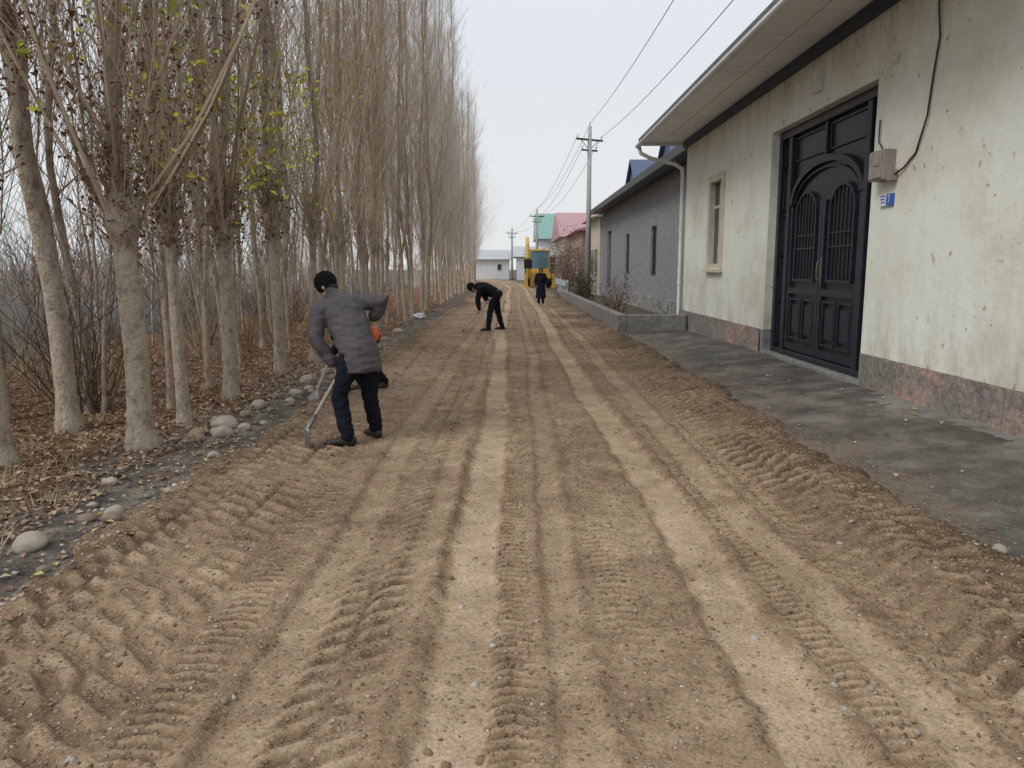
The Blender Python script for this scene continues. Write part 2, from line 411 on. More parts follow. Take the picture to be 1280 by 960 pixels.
def ground_h(x, y):
    d = np.hypot(x, y)
    near = 1-sst(60, 200, d)
    h = (.02*vn(x, y, 1.5, 81)+.018*vn(x, y, .4, 82)+.012*vn(x, y, .12, 83))*near
    side = 1-sst(-2.2, -1.9, x)
    rs = sst(2.6, 2.9, x)
    h = h*np.maximum(side, rs) - .17*(1-np.maximum(side, rs))*(1-sst(120, 160, y))
    leaf = 1-sst(-3.5, -2.95, x+.35*vn(x, y, .8, 84)+.25*vn(x, y, .2, 85))
    h = h + leaf*(.05+.03*vn(x, y, .25, 86))*near
    fld = 1-sst(-9.5, -8.5, x)
    fur = np.sin(x*2*math.pi/.7+vn(x, y, 2, 88))*.08*near + .05*vn(x, y, .3, 87)*near
    h = h - fld*.25 + fld*fur
    h = np.where(x > 2.7, -.02+.0*h, h)
    return h, {'leafy': leaf*(1-fld), 'field': fld}
xa = np.concatenate([-np.geomspace(900, 14, 40), np.arange(-13.9, -5, .12), np.arange(-5, -1.8, .045), np.arange(-1.6, 3.4, .4), np.geomspace(3.5, 900, 30)])
ya = np.concatenate([[-60, -20, -5, 0, .6], ys_list(1.0, .05, .012, 45, .04, 1400)])
grid('ground', xa, ya, ground_h, M['ground'])

def pave_h(x, y):
    k = sst(2.65, 4.4, x)
    h = -.07 + .08*sst(2.4, 2.75, x) + .13*k*(1-.55*sst(14, 20, y)) + .012*vn(x, y, .9, 91) + .009*vn(x, y, .25, 92) + .005*vn(x, y, .08, 93)
    soil = np.clip(1.0*(1-sst(2.7, 3.35, x+.35*vn(x, y, .5, 94)+.25*vn(x, y, .1, 95))), 0, 1)
    return h, {'dry': soil}
grid('pavement', np.arange(2.4, 4.56, .03), np.arange(-4, 19.3, .035), pave_h, M['pave'])
def yard_h(x, y): return .09+.02*vn(x, y, .4, 97), {'leafy': 0*x+.15, 'field': 0*x}
grid('path', np.arange(2.95, 5.3, .1), np.arange(19.42, 44, .15), yard_h, M['ground'])

# ------------------------------------------------------------ scatter "stuff"
rng = np.random.default_rng(5)
def h_at(fun, x, y): return float(fun(np.array([x]), np.array([y]))[0][0])
def scatter_rocks(name, pts, mat, label, cat):
    b = MB()
    for (x, y, z, r) in pts:
        ic = [(0,0,-1),(.7,-.5,-.45),(-.28,-.85,-.45),(-.9,0,-.45),(-.28,.85,-.45),(.7,.5,-.45),(.28,-.85,.45),(-.7,-.5,.45),(-.7,.5,.45),(.28,.85,.45),(.9,0,.45),(0,0,1)]
        a = rng.uniform(0, 6.28); ca, sa = math.cos(a), math.sin(a); e = rng.uniform(.5, 1.0); f = rng.uniform(.4, .75)
        vs = []
        for p in ic:
            k = r*rng.uniform(.75, 1.2); px, py, pz = p[0]*k, p[1]*k*e, p[2]*k*f
            vs.append((x+px*ca-py*sa, y+px*sa+py*ca, z+pz))
        b.add(vs, [(0,1,2),(1,0,5),(0,2,3),(0,3,4),(0,4,5),(1,5,10),(2,1,6),(3,2,7),(4,3,8),(5,4,9),(1,10,6),(2,6,7),(3,7,8),(4,8,9),(5,9,10),(6,10,11),(7,6,11),(8,7,11),(9,8,11),(10,9,11)])
    o = b.obj(name, mat, smooth=True); o["kind"] = "stuff"; return top(o, label, cat)
n = 5500
px = rng.uniform(-2.5, 2.9, n); py = 1.8 + 14*rng.uniform(0, 1, n)**1.7
H = road_h(px, py)[0]
pr = rng.uniform(.003, .009, n) * (1+1.9*(rng.uniform(0, 1, n) > .95))
scatter_rocks('gravel', [(px[i], py[i], H[i]-pr[i]*.05, pr[i]) for i in range(n) if H[i] > 0], M['pebble'], 'small loose pebbles strewn over the graded dirt road', 'gravel')
n = 12000
px = np.where(rng.uniform(0, 1, n) < .55, rng.normal(2.4, .4, n), np.where(rng.uniform(0, 1, n) < .5, rng.normal(-2.1, .4, n), rng.uniform(-2.4, 2.8, n))); py = 1.8 + 16*rng.uniform(0, 1, n)**1.6
H = np.maximum(road_h(px, py)[0], np.where(px > 0, pave_h(px, py)[0], ground_h(px, py)[0])); pr = rng.uniform(.004, .014, n)*(1+1.0*(rng.uniform(0, 1, n) > .95))
scatter_rocks('soil_clods', [(px[i], py[i], H[i], pr[i]) for i in range(n) if px[i] < 3.3], M['clod'], 'crumbly brown soil clods pushed to the road edges', 'soil')
n = 1900
px = rng.uniform(-3.5, -2.3, n); py = 2 + 22*rng.uniform(0, 1, n)**1.5
H = np.maximum(ground_h(px, py)[0], road_h(px, py)[0]); pr = rng.uniform(.006, .026, n)
scatter_rocks('shoulder_gravel', [(px[i], py[i], H[i], pr[i]) for i in range(n)], M['pebble'], 'brown pebbles and small rubble on the bare road shoulder', 'gravel')
n = 900
px = rng.uniform(2.9, 4.38, n); py = 3 + 15*rng.uniform(0, 1, n)**1.2; H = pave_h(px, py)[0]; pr = rng.uniform(.003, .011, n)
scatter_rocks('debris', [(px[i], py[i], H[i], pr[i]) for i in range(n)], M['clod'], 'loose crumbs of plaster and soil on the pavement', 'debris')

def leaves(b, x, y, z, s, flat=.35):
    a = rng.uniform(0, 6.28); t = rng.normal(0, flat); t2 = rng.normal(0, flat)
    u = Vector((math.cos(a), math.sin(a), t)).normalized(); w = Vector((-math.sin(a), math.cos(a), t2)); w = (w-u*w.dot(u)).normalized()
    nrm = u.cross(w); c = Vector((x, y, z)); k = rng.uniform(.1, .5)*s
    b.add([c-u*s, c-w*s*.62-u*s*.1+nrm*k, c+u*s*.95, c+w*s*.62-u*s*.1+nrm*k], [(0,1,2),(0,2,3)])
b = MB(); n = 27000
lx = -2.95 - np.abs(rng.normal(0, 1, n))*2.4; ly = 1.8 + 34*rng.uniform(0, 1, n)**1.6
G = ground_h(lx, ly)[0]
for i in range(n):
    if lx[i] < -9.5: continue
    leaves(b, lx[i], ly[i], G[i]+rng.uniform(.005, .035), rng.uniform(.016, .038))
for i in range(1200):
    x = rng.uniform(-3.3, -2.2); y = 1.8+18*rng.uniform()**1.6
    leaves(b, x, y, max(h_at(ground_h, x, y), h_at(road_h, x, y))+.012, rng.uniform(.014, .032), .2)
o = b.obj('fallen_leaves', M['litter']); o["kind"] = "stuff"; top(o, 'carpet of dry brown leaves on the ground under the trees', 'leaves')
b = MB()
for i in range(190):
    if rng.uniform() < .35:
        x = rng.uniform(2.9, 4.3); y = rng.uniform(3.5, 16); z = h_at(pave_h, x, y)+.012
    else:
        x = rng.uniform(-3.3, -2.4); y = 2+14*rng.uniform()**1.5; z = max(h_at(ground_h, x, y), h_at(road_h, x, y))+.015
    leaves(b, x, y, z, rng.uniform(.018, .038), .15)
o = b.obj('yellow_fallen_leaves', M['ylitter']); o["kind"] = "stuff"; top(o, 'scattered yellow leaves on bare soil and pavement', 'leaves')
b = MB()
for i in range(110):
    x = rng.uniform(-4.4, -2.65); y = 2.4+16*rng.uniform()**1.4; z = h_at(ground_h, x, y)
    for k in range(rng.integers(12, 34)):
        a = rng.uniform(0, 6.28); L = rng.uniform(.05, .2); sp = rng.uniform(.2, 1.2)
        bx = x+rng.normal(0, .06); by = y+rng.normal(0, .06); tx = bx+math.cos(a)*L*sp; ty = by+math.sin(a)*L*sp
        b.add([(bx-.0025,by,z),(bx+.0025,by,z),(tx,ty,z+L*.7)], [(0,1,2)])
o = b.obj('dry_grass', M['straw']); o["kind"] = "stuff"; top(o, 'tufts of dry straw coloured grass along the shoulder', 'grass')

def stone(x, y, r, mat, seed, lab):
    rr = random.Random(seed); bm = bmesh.new(); bmesh.ops.create_icosphere(bm, subdivisions=3, radius=1)
    e = rr.uniform(.65, .95)
    for v in bm.verts:
        k = 1+.2*mnoise.noise(v.co*1.3+Vector((seed*3.1, 0, 0))); v.co = Vector((v.co.x*k*r, v.co.y*k*r*e, v.co.z*k*r*.6))
    me = bpy.data.meshes.new('stone'); bm.to_mesh(me); bm.free(); me.materials.append(mat)
    me.polygons.foreach_set('use_smooth', [True]*len(me.polygons))
    o = bpy.data.objects.new('stone', me); o.location = (x, y, max(h_at(ground_h, x, y), h_at(road_h, x, y))+r*.3); o.rotation_euler = (rr.uniform(-.2,.2), rr.uniform(-.2,.2), rr.uniform(0, 3))
    link(o); top(o, lab, 'stone', 'river stones along the road shoulder')
st = [(-2.95,7.75,.14,0),(-2.83,7.35,.11,0),(-3.05,7.3,.08,1),(-2.62,4.88,.085,0),(-2.73,4.75,.06,1),(-2.5,4.62,.065,1),(-2.78,4.25,.095,0),(-3.05,5.65,.06,0),(-2.9,7.0,.07,1),(-3.15,7.0,.06,1),(-2.86,5.05,.035,0),
      (-2.75,8.6,.05,1),(-2.7,9.2,.06,0),(-2.62,9.9,.05,0),(-2.85,10.6,.06,1),(-2.6,3.35,.05,1),(2.72,4.1,.05,0),(2.55,5.2,.03,1),(3.75,16.6,.12,1),(3.95,16.9,.1,1),(4.1,16.4,.09,1),(3.6,17.0,.08,1),(-2.7,12.2,.1,1),(-2.9,14,.12,0),(-2.8,17,.13,1),(-2.9,19.5,.13,0),
      (-2.9,8.2,.07,1),(-2.6,7.9,.045,0),(-2.95,9.5,.08,1),(-2.7,10.1,.07,0),(-2.65,11.2,.08,1),(-2.9,11.8,.09,0),(-2.75,5.9,.04,1),(-2.55,6.4,.05,0),(-2.5,3.9,.04,1),(-2.45,5.3,.04,0),
      (-2.7,7.6,.08,0),(-2.95,8.8,.1,0),(-2.8,9.8,.09,0),(-2.6,8.9,.06,1),(-2.95,10.9,.1,0),(-2.75,13.2,.11,0),(-2.7,15.3,.1,1)]
for i, (x, y, r, k) in enumerate(st):
    stone(x, y, r, M['stoned'] if k else M['stone'], i, 'brown soil covered stone half sunk in the shoulder' if k else 'pale rounded river stone lying on the road shoulder')

# ------------------------------------------------------------ trees
def branch_path(rd, p, az, ang, L, n, curve=.5, wob=.05):
    pts = [p]; d = Vector((math.cos(az)*math.sin(ang), math.sin(az)*math.sin(ang), math.cos(ang)))
    q = p.copy()
    for i in range(n):
        d = (d + Vector((rd.gauss(0, wob), rd.gauss(0, wob), curve/n*.8))).normalized()
        q = q + d*(L/n); pts.append(q.copy())
    return pts
def make_tree(seed, H, r0, hp, leanx, leany, nb, nsh, tw, short=0, thin=1.0, tr=.0036):
    rd = random.Random(seed); T = MB(); C = MB()
    k = 16; pts = []; wx = wy = 0
    for i in range(k+1):
        f = i/k; z = H*f
        wx += rd.gauss(0, .06); wy += rd.gauss(0, .06)
        pts.append(Vector((leanx*z + wx*min(1, z/3), leany*z + wy*min(1, z/3), z)))
    def at(z):
        f = max(0, min(.9999, z/H))*k; i = int(f); return pts[i].lerp(pts[i+1], f-i)
    def rad(z):
        f = z/H
        r = r0*(1-f)**.85*.95 + .008
        if z < .35: r += r0*.45*(1-z/.35)**2
        if hp: r += r0*.6*math.exp(-((z-hp)/.16)**2) - (r0*.3 if z > hp+.3 else 0)*(1-f)
        return max(r, .008)
    zs = []; z = -.25
    while z < H*.97:
        zs.append(z); z += .09 if z < 3 else .5
    ns = 12
    vs = []
    for z in zs:
        c = at(max(z, 0)); c = Vector((c.x, c.y, z)); r = rad(max(z, 0))
        for j in range(ns):
            a = 2*math.pi*j/ns
            rr = r*(1+.18*mnoise.noise(Vector((math.cos(a)*1.6+seed, math.sin(a)*1.6, z*1.4))) + (.5*mnoise.noise(Vector((math.cos(a)*3+seed, math.sin(a)*3, z*8))) if hp and abs(z-hp) < .3 else 0))
            vs.append((c.x+rr*math.cos(a), c.y+rr*math.sin(a), z))
    fs = [(i*ns+j, i*ns+(j+1)%ns, (i+1)*ns+(j+1)%ns, (i+1)*ns+j) for i in range(len(zs)-1) for j in range(ns)]
    T.add(vs, fs)
    ends = []; knob = []
    def twigs(path, n, L, r):
        for _ in range(n):
            i = rd.randint(1, len(path)-1); p = path[i-1].lerp(path[i], rd.random())
            pp = branch_path(rd, p, rd.uniform(0, 6.28), rd.uniform(.3, .95), L*rd.uniform(.5, 1.4), 3, .5, .1)
            C.tube(pp, [r, r*.8, r*.6, r*.3], 3, False); ends.append(pp)
    low = hp+.3 if hp else H*.1
    for i in range(nb):
        z = low + (H*.93-low)*(rd.random()**.95)
        f = 1-z/H; L = (1.0 + 3.4*f)*rd.uniform(.5, 1.2); r = max(.006, rad(z)*rd.uniform(.15, .36)*thin)
        wide = rd.random() < .22
        pp = branch_path(rd, at(z), rd.uniform(0, 6.28), rd.uniform(.6, 1.0) if wide else rd.uniform(.2, .5), L*(1.1 if wide else 1), 6, .7, .09)
        C.tube(pp, [r*(1-.8*j/6) for j in range(7)], 4, False); twigs(pp, tw, .4+.8*f, tr)
    if hp:
        for i in range(nsh):
            a = rd.uniform(0, 6.28); z = hp+rd.uniform(-.2, .35); p = at(z)+Vector((math.cos(a), math.sin(a), 0))*rad(z)*.6
            big = rd.random() < .4
            L = rd.uniform(3, 6.5) if big else rd.uniform(.6, 2.2); r = rd.uniform(.01, .02) if big else rd.uniform(.005, .009)
            pp = branch_path(rd, p, a, rd.uniform(.3, .75), L, 7, 2.0, .07)
            C.tube(pp, [r*(1-.75*j/7) for j in range(8)], 4, False); twigs(pp, tw if big else 3, .7, tr)
        for i in range(short):
            a = rd.uniform(0, 6.28); z = hp+rd.uniform(-.3, .5); p = at(z)+Vector((math.cos(a), math.sin(a), 0))*rad(z)*.7
            pp = branch_path(rd, p, a, rd.uniform(.3, 1.5), rd.uniform(.1, .45), 4, .8, .18)
            C.tube(pp, [.007, .006, .005, .004, .002], 4, False); knob.append(pp)
    return T, C, ends, knob
def tree_mesh(*args, kind='poplar', short=0, thin=1.0, tr=.0036):
    T, C, ends, knob = make_tree(*args, short=short, thin=thin, tr=tr)
    tm = T.mesh('trunk', M['bark_haze'] if kind in ('far', 'haze') else M['bark'], True); cm = C.mesh('crown', {'poplar': M['twig'], 'far': M['twig_far'], 'haze': M['twig_haze'], 'dark': M['twig_dark']}[kind], True)
    return tm, cm, ends, knob
def place_tree(meshes, x, y, rot, s, label, group, z=None, name='poplar_tree'):
    z = h_at(ground_h, x, min(y, 60)) if z is None else z
    e = empty(name, (x + float(bend(y)), y, z), label, 'tree', group)
    e.rotation_euler = (0, 0, rot); e.scale = (s, s, s)
    t = bpy.data.objects.new('trunk', meshes[0]); link(t, e)
    c = bpy.data.objects.new('crown', meshes[1]); link(c, e)
    return e
def add_leaves(e, ends, mat, n, zlo, zhi, s0, s1, name, lab=None, jit=.05, clump=0):
    b = MB(); cand = [p for pp in ends for p in pp if zlo < p.z < zhi]
    if not cand: return
    if clump: cand = [cand[rng.integers(0, len(cand))] for _ in range(clump)]
    for i in range(n):
        p = cand[rng.integers(0, len(cand))]
        leaves(b, p.x+rng.normal(0, jit), p.y+rng.normal(0, jit), p.z+rng.normal(0, jit), rng.uniform(s0, s1), .9)
    o = b.obj(name, mat, e)
    if lab: o["label"] = lab
GA = 'pollarded poplars lining the road'
near = [ # x,y,r,H,hp,leanx,leany,nb,nsh,tw
 (-3.25,6.6,.1,14,1.95,-.012,.0,60,30,11),
 (-4.05,5.9,.105,14,2.3,-.05,.02,52,18,10),
 (-4.28,7.3,.095,14,3.4,-.09,.0,54,12,10),
 (-3.3,7.6,.056,12,2.0,-.02,.01,52,22,10),
 (-3.37,9.1,.08,14,2.0,-.015,.0,62,28,11),
 (-3.44,11.3,.072,14,2.2,-.01,0,62,26,11),
 (-3.4,13.1,.058,13,2.3,.0,0,56,18,11),
 (-3.75,12.5,.045,11,0,-.01,0,50,0,10),
 (-3.95,9.9,.032,9.5,0,-.03,0,44,0,9),
 (-4.7,8.4,.04,10.5,0,.01,0,52,0,10),
 (-3.75,8.3,.03,9,0,.02,0,44,0,9),
 (-5.3,7.9,.05,12,0,-.02,0,52,0,10)]
GL = 'last yellow green leaves hanging on thin shoots'
for i, a in enumerate(near):
    x, y, r, Hh, hp, lx_, ly_, nb, nsh, tw = a
    tm, cm, ends, knob = tree_mesh(100+i, Hh, r, hp, lx_, ly_, nb, nsh, tw, short=110 if hp and i != 2 else 30, tr=.0042, thin=.85)
    e = place_tree((tm, cm), x, y, 0, 1, 'pollarded bare poplar with pale trunk and knobbly burr' if hp else 'slender bare poplar with thin straight pale trunk', GA)
    if i in (0, 1, 3, 4): add_leaves(e, ends, M['dleaf'], 1000 if i == 0 else 550, 1.5, 4.8, .018, .036, 'dead_leaves', jit=.07)
    if knob and i < 6: add_leaves(e, knob, M['dleaf'], 360, 0, 4, .018, .038, 'withered_leaves', jit=.05)
    if i in (0, 3, 4, 5, 6): add_leaves(e, ends, M['gleaf'], [50,0,0,110,230,280,190][i], [2.9,0,0,2.4,2.2,2.0,2.1][i], [4.4,0,0,4.6,4.6,4.4,4.8][i], .035, .062, 'leaves', GL, .13, clump=36)
var = [tree_mesh(300+i, 13+random.uniform(-1.5, 2.5), random.uniform(.045, .068), [2.1, 0, 2.4, 0, 1.9, 0][i], random.uniform(-.015, .02), random.uniform(-.02, .02), 60, 14, 12, short=30, thin=.75) for i in range(6)]
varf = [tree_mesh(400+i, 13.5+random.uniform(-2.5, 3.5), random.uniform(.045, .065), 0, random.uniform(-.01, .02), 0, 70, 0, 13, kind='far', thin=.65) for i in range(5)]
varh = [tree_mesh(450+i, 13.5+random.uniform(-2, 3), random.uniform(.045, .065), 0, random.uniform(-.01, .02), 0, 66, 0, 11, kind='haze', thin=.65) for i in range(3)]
ths = [tree_mesh(500+i, 6.5+i, .018+.003*i, 0, random.uniform(-.05, .05), random.uniform(-.05, .05), 20, 0, 6, kind=['dark', 'poplar'][i % 2]) for i in range(4)]
def vset(y): return var if y < 30 else (varf if y < 58 else varh)  # paler colour sets further off stand in for haze
y = 14.3; cnt = 0
while y < 112:
    place_tree(random.choice(vset(y)), -3.45+random.uniform(-.3, .3), y, random.uniform(0, 6.28), random.uniform(.78, 1.12), 'tall bare poplar with upright pale twigs beside the road', GA); cnt += 1
    y += random.uniform(.85, 1.4)*(1 if y < 40 else 1.45)
y = 11
while y < 80:
    place_tree(random.choice(vset(y)), -4.9+random.uniform(-.5, .5), y, random.uniform(0, 6.28), random.uniform(.78, 1.1), 'tall bare poplar in the second row of the grove', GA); cnt += 1
    y += random.uniform(1.5, 2.6)*(1 if y < 30 else 1.5)
y = 9.5
while y < 45:
    place_tree(random.choice(var), -6.6+random.uniform(-.7, .7), y, random.uniform(0, 6.28), random.uniform(.75, 1.05), 'tall bare poplar at the field edge', GA); cnt += 1
    y += random.uniform(2.2, 4.0)
for i in range(56):
    x = random.uniform(-8.2, -3.9); y = random.uniform(7.8, 28)
    if -x/ y > .75: continue
    place_tree(random.choice(ths), x, y, random.uniform(0, 6.28), random.uniform(.6, 1.15), 'thin bare sapling growing among fallen leaves', 'saplings in the understorey', name='sapling'); cnt += 1

def shrub_mesh(seed, H, n, mat):
    rd = random.Random(seed); b = MB()
    for i in range(n):
        a = rd.uniform(0, 6.28); p = Vector((math.cos(a)*.12*rd.random(), math.sin(a)*.12*rd.random(), -.05))
        pp = branch_path(rd, p, a, rd.uniform(.1, .8), H*rd.uniform(.5, 1), 6, .4, .12)
        b.tube(pp, [.009*(1-.7*j/6) for j in range(7)], 3, False)
        for _ in range(6):
            q = pp[rd.randint(2, 6)]
            p2 = branch_path(rd, q, rd.uniform(0, 6.28), rd.uniform(.3, 1.1), H*.25*rd.uniform(.4, 1), 3, .3, .12)
            b.tube(p2, [.004, .0035, .003, .0015], 3, False)
    return b.mesh('stems', mat, True)
shm = [shrub_mesh(700+i, 1.1+.4*i, 18, M['twig_dark'] if i % 2 else M['twig']) for i in range(4)]
for i in range(44):
    x = random.uniform(-8.5, -3.7); y = random.uniform(7.5, 26)
    if i < 12: x = random.uniform(-6.8, -4.8); y = random.uniform(7, 10)
    e = empty('shrub', (x, y, h_at(ground_h, x, y)), 'tangled leafless brown shrub among the tree trunks', 'shrub', 'leafless shrubs in the grove')
    e.rotation_euler = (0, 0, random.uniform(0, 6)); s = random.uniform(.6, 1.1); e.scale = (s, s, s)
    link(bpy.data.objects.new('stems', random.choice(shm)), e)
def mass(name, n, yr, xr, hr, mat, lab, seed, rb, nk):
    b = MB(); rd = random.Random(seed)
    for i in range(n):
        y = rd.uniform(*yr); x = -rd.uniform(*xr)*y if xr[1] < 3 else -rd.uniform(*xr); hh = rd.uniform(*hr)*(.6+.6*abs(mnoise.noise(Vector((x*.08, y*.08, 0))))*2)
        pp = branch_path(rd, Vector((x, y, -.5)), rd.uniform(0, 6), rd.uniform(0, .35), hh, 4, .2, .1)
        b.tube(pp, [rb, rb*.8, rb*.6, rb*.4, rb*.15], 3, False)
        for _ in range(nk):
            q = pp[rd.randint(0, 4)]; p2 = branch_path(rd, q, rd.uniform(0, 6), rd.uniform(.3, 1.1), hh*.35*rd.uniform(.4, 1), 3, .4, .15)
            b.tube(p2, [rb*.4, rb*.3, rb*.2, rb*.08], 3, False)
    o = b.obj(name, mat); o["kind"] = "stuff"; top(o, lab, 'trees')
mass('field_thicket', 1300, (34, 62), (11, 75), (2.2, 4.6), M['thicket'], 'brown grey bare thicket along the far field edge', 5, .05, 12)
mass('roadside_thicket', 260, (62, 100), (7, 26), (2.5, 5.5), M['twig_far'], 'pale bare thicket behind the last roadside poplars', 8, .05, 12)  # light twig colour stands in for haze on this thicket
mass('distant_treeline', 420, (90, 200), (.2, 1.1), (8, 15), mat_bark('hazy_twig', (.62,.62,.62), (.5,.5,.5)), 'hazy grey line of bare trees beyond the ploughed field', 3, .12, 14)  # haze is painted in as flat grey twig colour

# ------------------------------------------------------------ cream house with gate
house = empty('house', (4.4, 12, 0), 'cream plastered single storey house with navy metal gate', 'house')
def hp_(b, name, mat, parent=house, **k):
    o = b.obj(name, mat, **k)
    off = Vector((0, 0, 0)); p = parent
    while p: off += Vector(p.location); p = p.parent
    o.location = Vector(o.location) - off; o.parent = parent; return o
def part_empty(name, parent, loc, label=None):
    e = bpy.data.objects.new(name, None); link(e, parent); e.empty_display_size = .1
    off = Vector((0, 0, 0)); p = parent
    while p: off += Vector(p.location); p = p.parent
    e.location = Vector(loc)-off
    if label: e["label"] = label
    return e
GY0, GY1, GZ0, GZ1 = 9.65, 13.45, .2, 3.86
WY0, WY1, WZ0, WZ1 = 16.35, 17.4, 1.62, 3.5
X0, X1 = 4.4, 4.75
b = MB(); b.box(X0, X1, -4, GY0, .55, 4.8)
b.box(X0, X1, GY0, GY1, GZ1, 4.8)
b.box(X0, X1, GY1, WY0, .55, 4.8)
b.box(X0, X1, WY0, WY1, .55, WZ0); b.box(X0, X1, WY0, WY1, WZ1, 4.8)
b.box(X0, X1, WY1, 19.9, .55, 4.8)
b.box(X1, 12, 19.6, 19.9, -.2, 4.8)
wallo = hp_(b, 'wall', M['wall'])
def rough_plinth(a, c):
    ny = int((c-a)/.12)+1; bm = MB(); vs = []; zs_ = [-.2, 0, .15, .3, .42, .5, .545]
    for i in range(ny+1):
        y = a+(c-a)*i/ny
        for k, z in enumerate(zs_):
            d = .03+.022*mnoise.noise(Vector((y*2.2, z*3, 5)))+.012*mnoise.noise(Vector((y*9, z*9, 5)))
            zz = z+(.03*mnoise.noise(Vector((y*3, 2, 2)))+.015*mnoise.noise(Vector((y*11, 2, 2))) if k == 6 else 0)
            vs.append((X0-max(.006, d), y, zz))
        vs.append((X0+.05, y, vs[-1][2]))
    m_ = len(zs_)+1
    bm.add(vs, [(i*m_+k, i*m_+k+1, (i+1)*m_+k+1, (i+1)*m_+k) for i in range(ny) for k in range(m_-1)])
    bm.box(X0-.002, X1-.01, a, c, -.2, .548)
    return bm
for a, c in ((-4, GY0-.12), (GY1+.12, 19.9)):
    hp_(rough_plinth(a, c), 'plinth', M['plinth'])
for a, c in ((GY0-.12, GY0-.001), (GY1+.001, GY1+.12)):
    b = MB(); b.box(X0-.012, X0+.3, a, c, -.2, .549); hp_(b, 'gate_jamb', M['concrete'], bevel=.01)
b = MB()
for i in range(72):
    y0 = -4 + i*.335
    b.box(3.28, 3.8, y0, y0+.318, 4.76, 4.78); b.box(3.818, 4.36, y0, y0+.318, 4.76, 4.78)
soff = hp_(b, 'soffit', M['soffit'])
b = MB(); b.add([(3.2,-4,4.85),(3.2,20.12,4.85),(9,20.12,6.3),(9,-4,6.3),(3.2,-4,4.79),(3.2,20.12,4.79),(9,20.12,6.2),(9,-4,6.2)], [(0,3,2,1),(4,5,6,7),(0,1,5,4),(1,2,6,5),(2,3,7,6),(3,0,4,7)])
roof = hp_(b, 'roof', M['roofgrey'])
b = MB(); b.box(3.22, 3.275, -4, 20.12, 4.70, 4.84); b.box(3.2, 4.4, 20.125, 20.16, 4.68, 4.86)
hp_(b, 'fascia', M['white'], roof, bevel=.006)
b = MB(); b.box(4.3, 4.397, -4, 19.98, 4.6, 4.757)
hp_(b, 'trim', M['navy'])
b = MB(); b.tube([(3.17,-4,4.68),(3.17,20.1,4.66)], .055, 10); hp_(b, 'gutter', M['white'], roof, smooth=True)
b = MB(); b.tube([(3.2,20.02,4.64),(3.25,20.02,4.48),(3.5,20.02,4.36),(4.1,20.02,4.22),(4.3,20.0,4.1),(4.32,20.0,3.9),(4.32,20.0,.35),(4.22,20.0,.2)], .05, 10)
for z in (1.2, 2.6): b.tube([(4.32,20,z),(4.32,20,z+.04)], .058, 10)
hp_(b, 'downspout', M['white'], smooth=True)
win = part_empty('window', house, (4.4, 16.9, 2.5))
b = MB()
b.box(X0-.045, X0+.16, WY0-.1, WY0+.06, WZ0-.02, WZ1+.1); b.box(X0-.045, X0+.16, WY1-.06, WY1+.1, WZ0-.02, WZ1+.1)
b.box(X0-.05, X0+.16, WY0+.061, WY1-.061, WZ1-.05, WZ1+.103); b.box(X0+.05, X0+.13, WY0+.061, WY1-.061, WZ0, WZ0+.09)
b.box(X0+.06, X0+.12, 16.84, 16.91, WZ0+.091, WZ1-.051); b.box(X0+.062, X0+.118, WY0+.061, 16.839, 2.9, 2.96); b.box(X0+.062, X0+.118, 16.911, WY1-.061, 2.9, 2.96)
hp_(b, 'frame', M['cream'], win, bevel=.005)
b = MB(); b.box(X0-.1, X0+.05, WY0-.12, WY1+.12, WZ0-.1, WZ0-.022); hp_(b, 'sill', M['cream'], win, bevel=.008)
b = MB(); b.box(X0+.085, X0+.09, WY0+.05, WY1-.05, WZ0+.05, WZ1-.03); hp_(b, 'pane', M['glass'], win)
gate = part_empty('gate', house, (4.62, 11.55, .2), 'dark navy metal double gate with arched barred panels')
GX = 4.62; C0 = 11.55; HW = 1.33
b = MB()
b.box(GX, GX+.05, GY0+.01, GY1-.01, GZ0, GZ1-.01)
hp_(b, 'backing', M['gate2'], gate)
def bar(b, y0, y1, z0, z1, d=.05, x=GX): b.box(x-d, x-.001, y0, y1, z0, z1)
b = MB()
bar(b, GY0+.005, GY0+.12, GZ0, GZ1-.005, .09); bar(b, GY1-.12, GY1-.005, GZ0, GZ1-.005, .09)
bar(b, GY0+.121, GY1-.121, GZ1-.14, GZ1-.005, .09); bar(b, GY0+.121, GY1-.121, GZ0+.0, GZ0+.07, .085)
bar(b, C0-HW-.13, C0-HW, GZ0+.071, GZ1-.141, .08); bar(b, C0+HW, C0+HW+.13, GZ0+.071, GZ1-.141, .08)
bar(b, C0-.035, C0+.035, 3.26, GZ1-.141, .07)
hp_(b, 'frame', M['gate'], gate, bevel=.01)
def arch(b, c, hw, zs, rise, wd, d, n=20, x=GX):
    pr = None
    for i in range(n+1):
        a = math.pi*i/n
        po = (c - math.cos(a)*hw, zs + math.sin(a)*rise); pi_ = (c - math.cos(a)*(hw-wd), zs + math.sin(a)*(rise-wd))
        if pr:
            (ao, ai) = pr
            vs = [(x-d,ao[0],ao[1]),(x-d,po[0],po[1]),(x-d,pi_[0],pi_[1]),(x-d,ai[0],ai[1]),(x,ao[0],ao[1]),(x,po[0],po[1]),(x,pi_[0],pi_[1]),(x,ai[0],ai[1])]
            b.add(vs, [(0,1,2,3),(7,6,5,4),(0,4,5,1),(1,5,6,2),(2,6,7,3),(3,7,4,0)])
        pr = (po, pi_)
def rectm(b, y0, y1, z0, z1, w=.035, d=.04, x=GX):
    b.box(x-d, x-.001, y0, y1, z0, z0+w); b.box(x-d, x-.001, y0, y1, z1-w, z1); b.box(x-d, x-.001, y0, y0+w, z0+w, z1-w); b.box(x-d, x-.001, y1-w, y1, z0+w, z1-w)
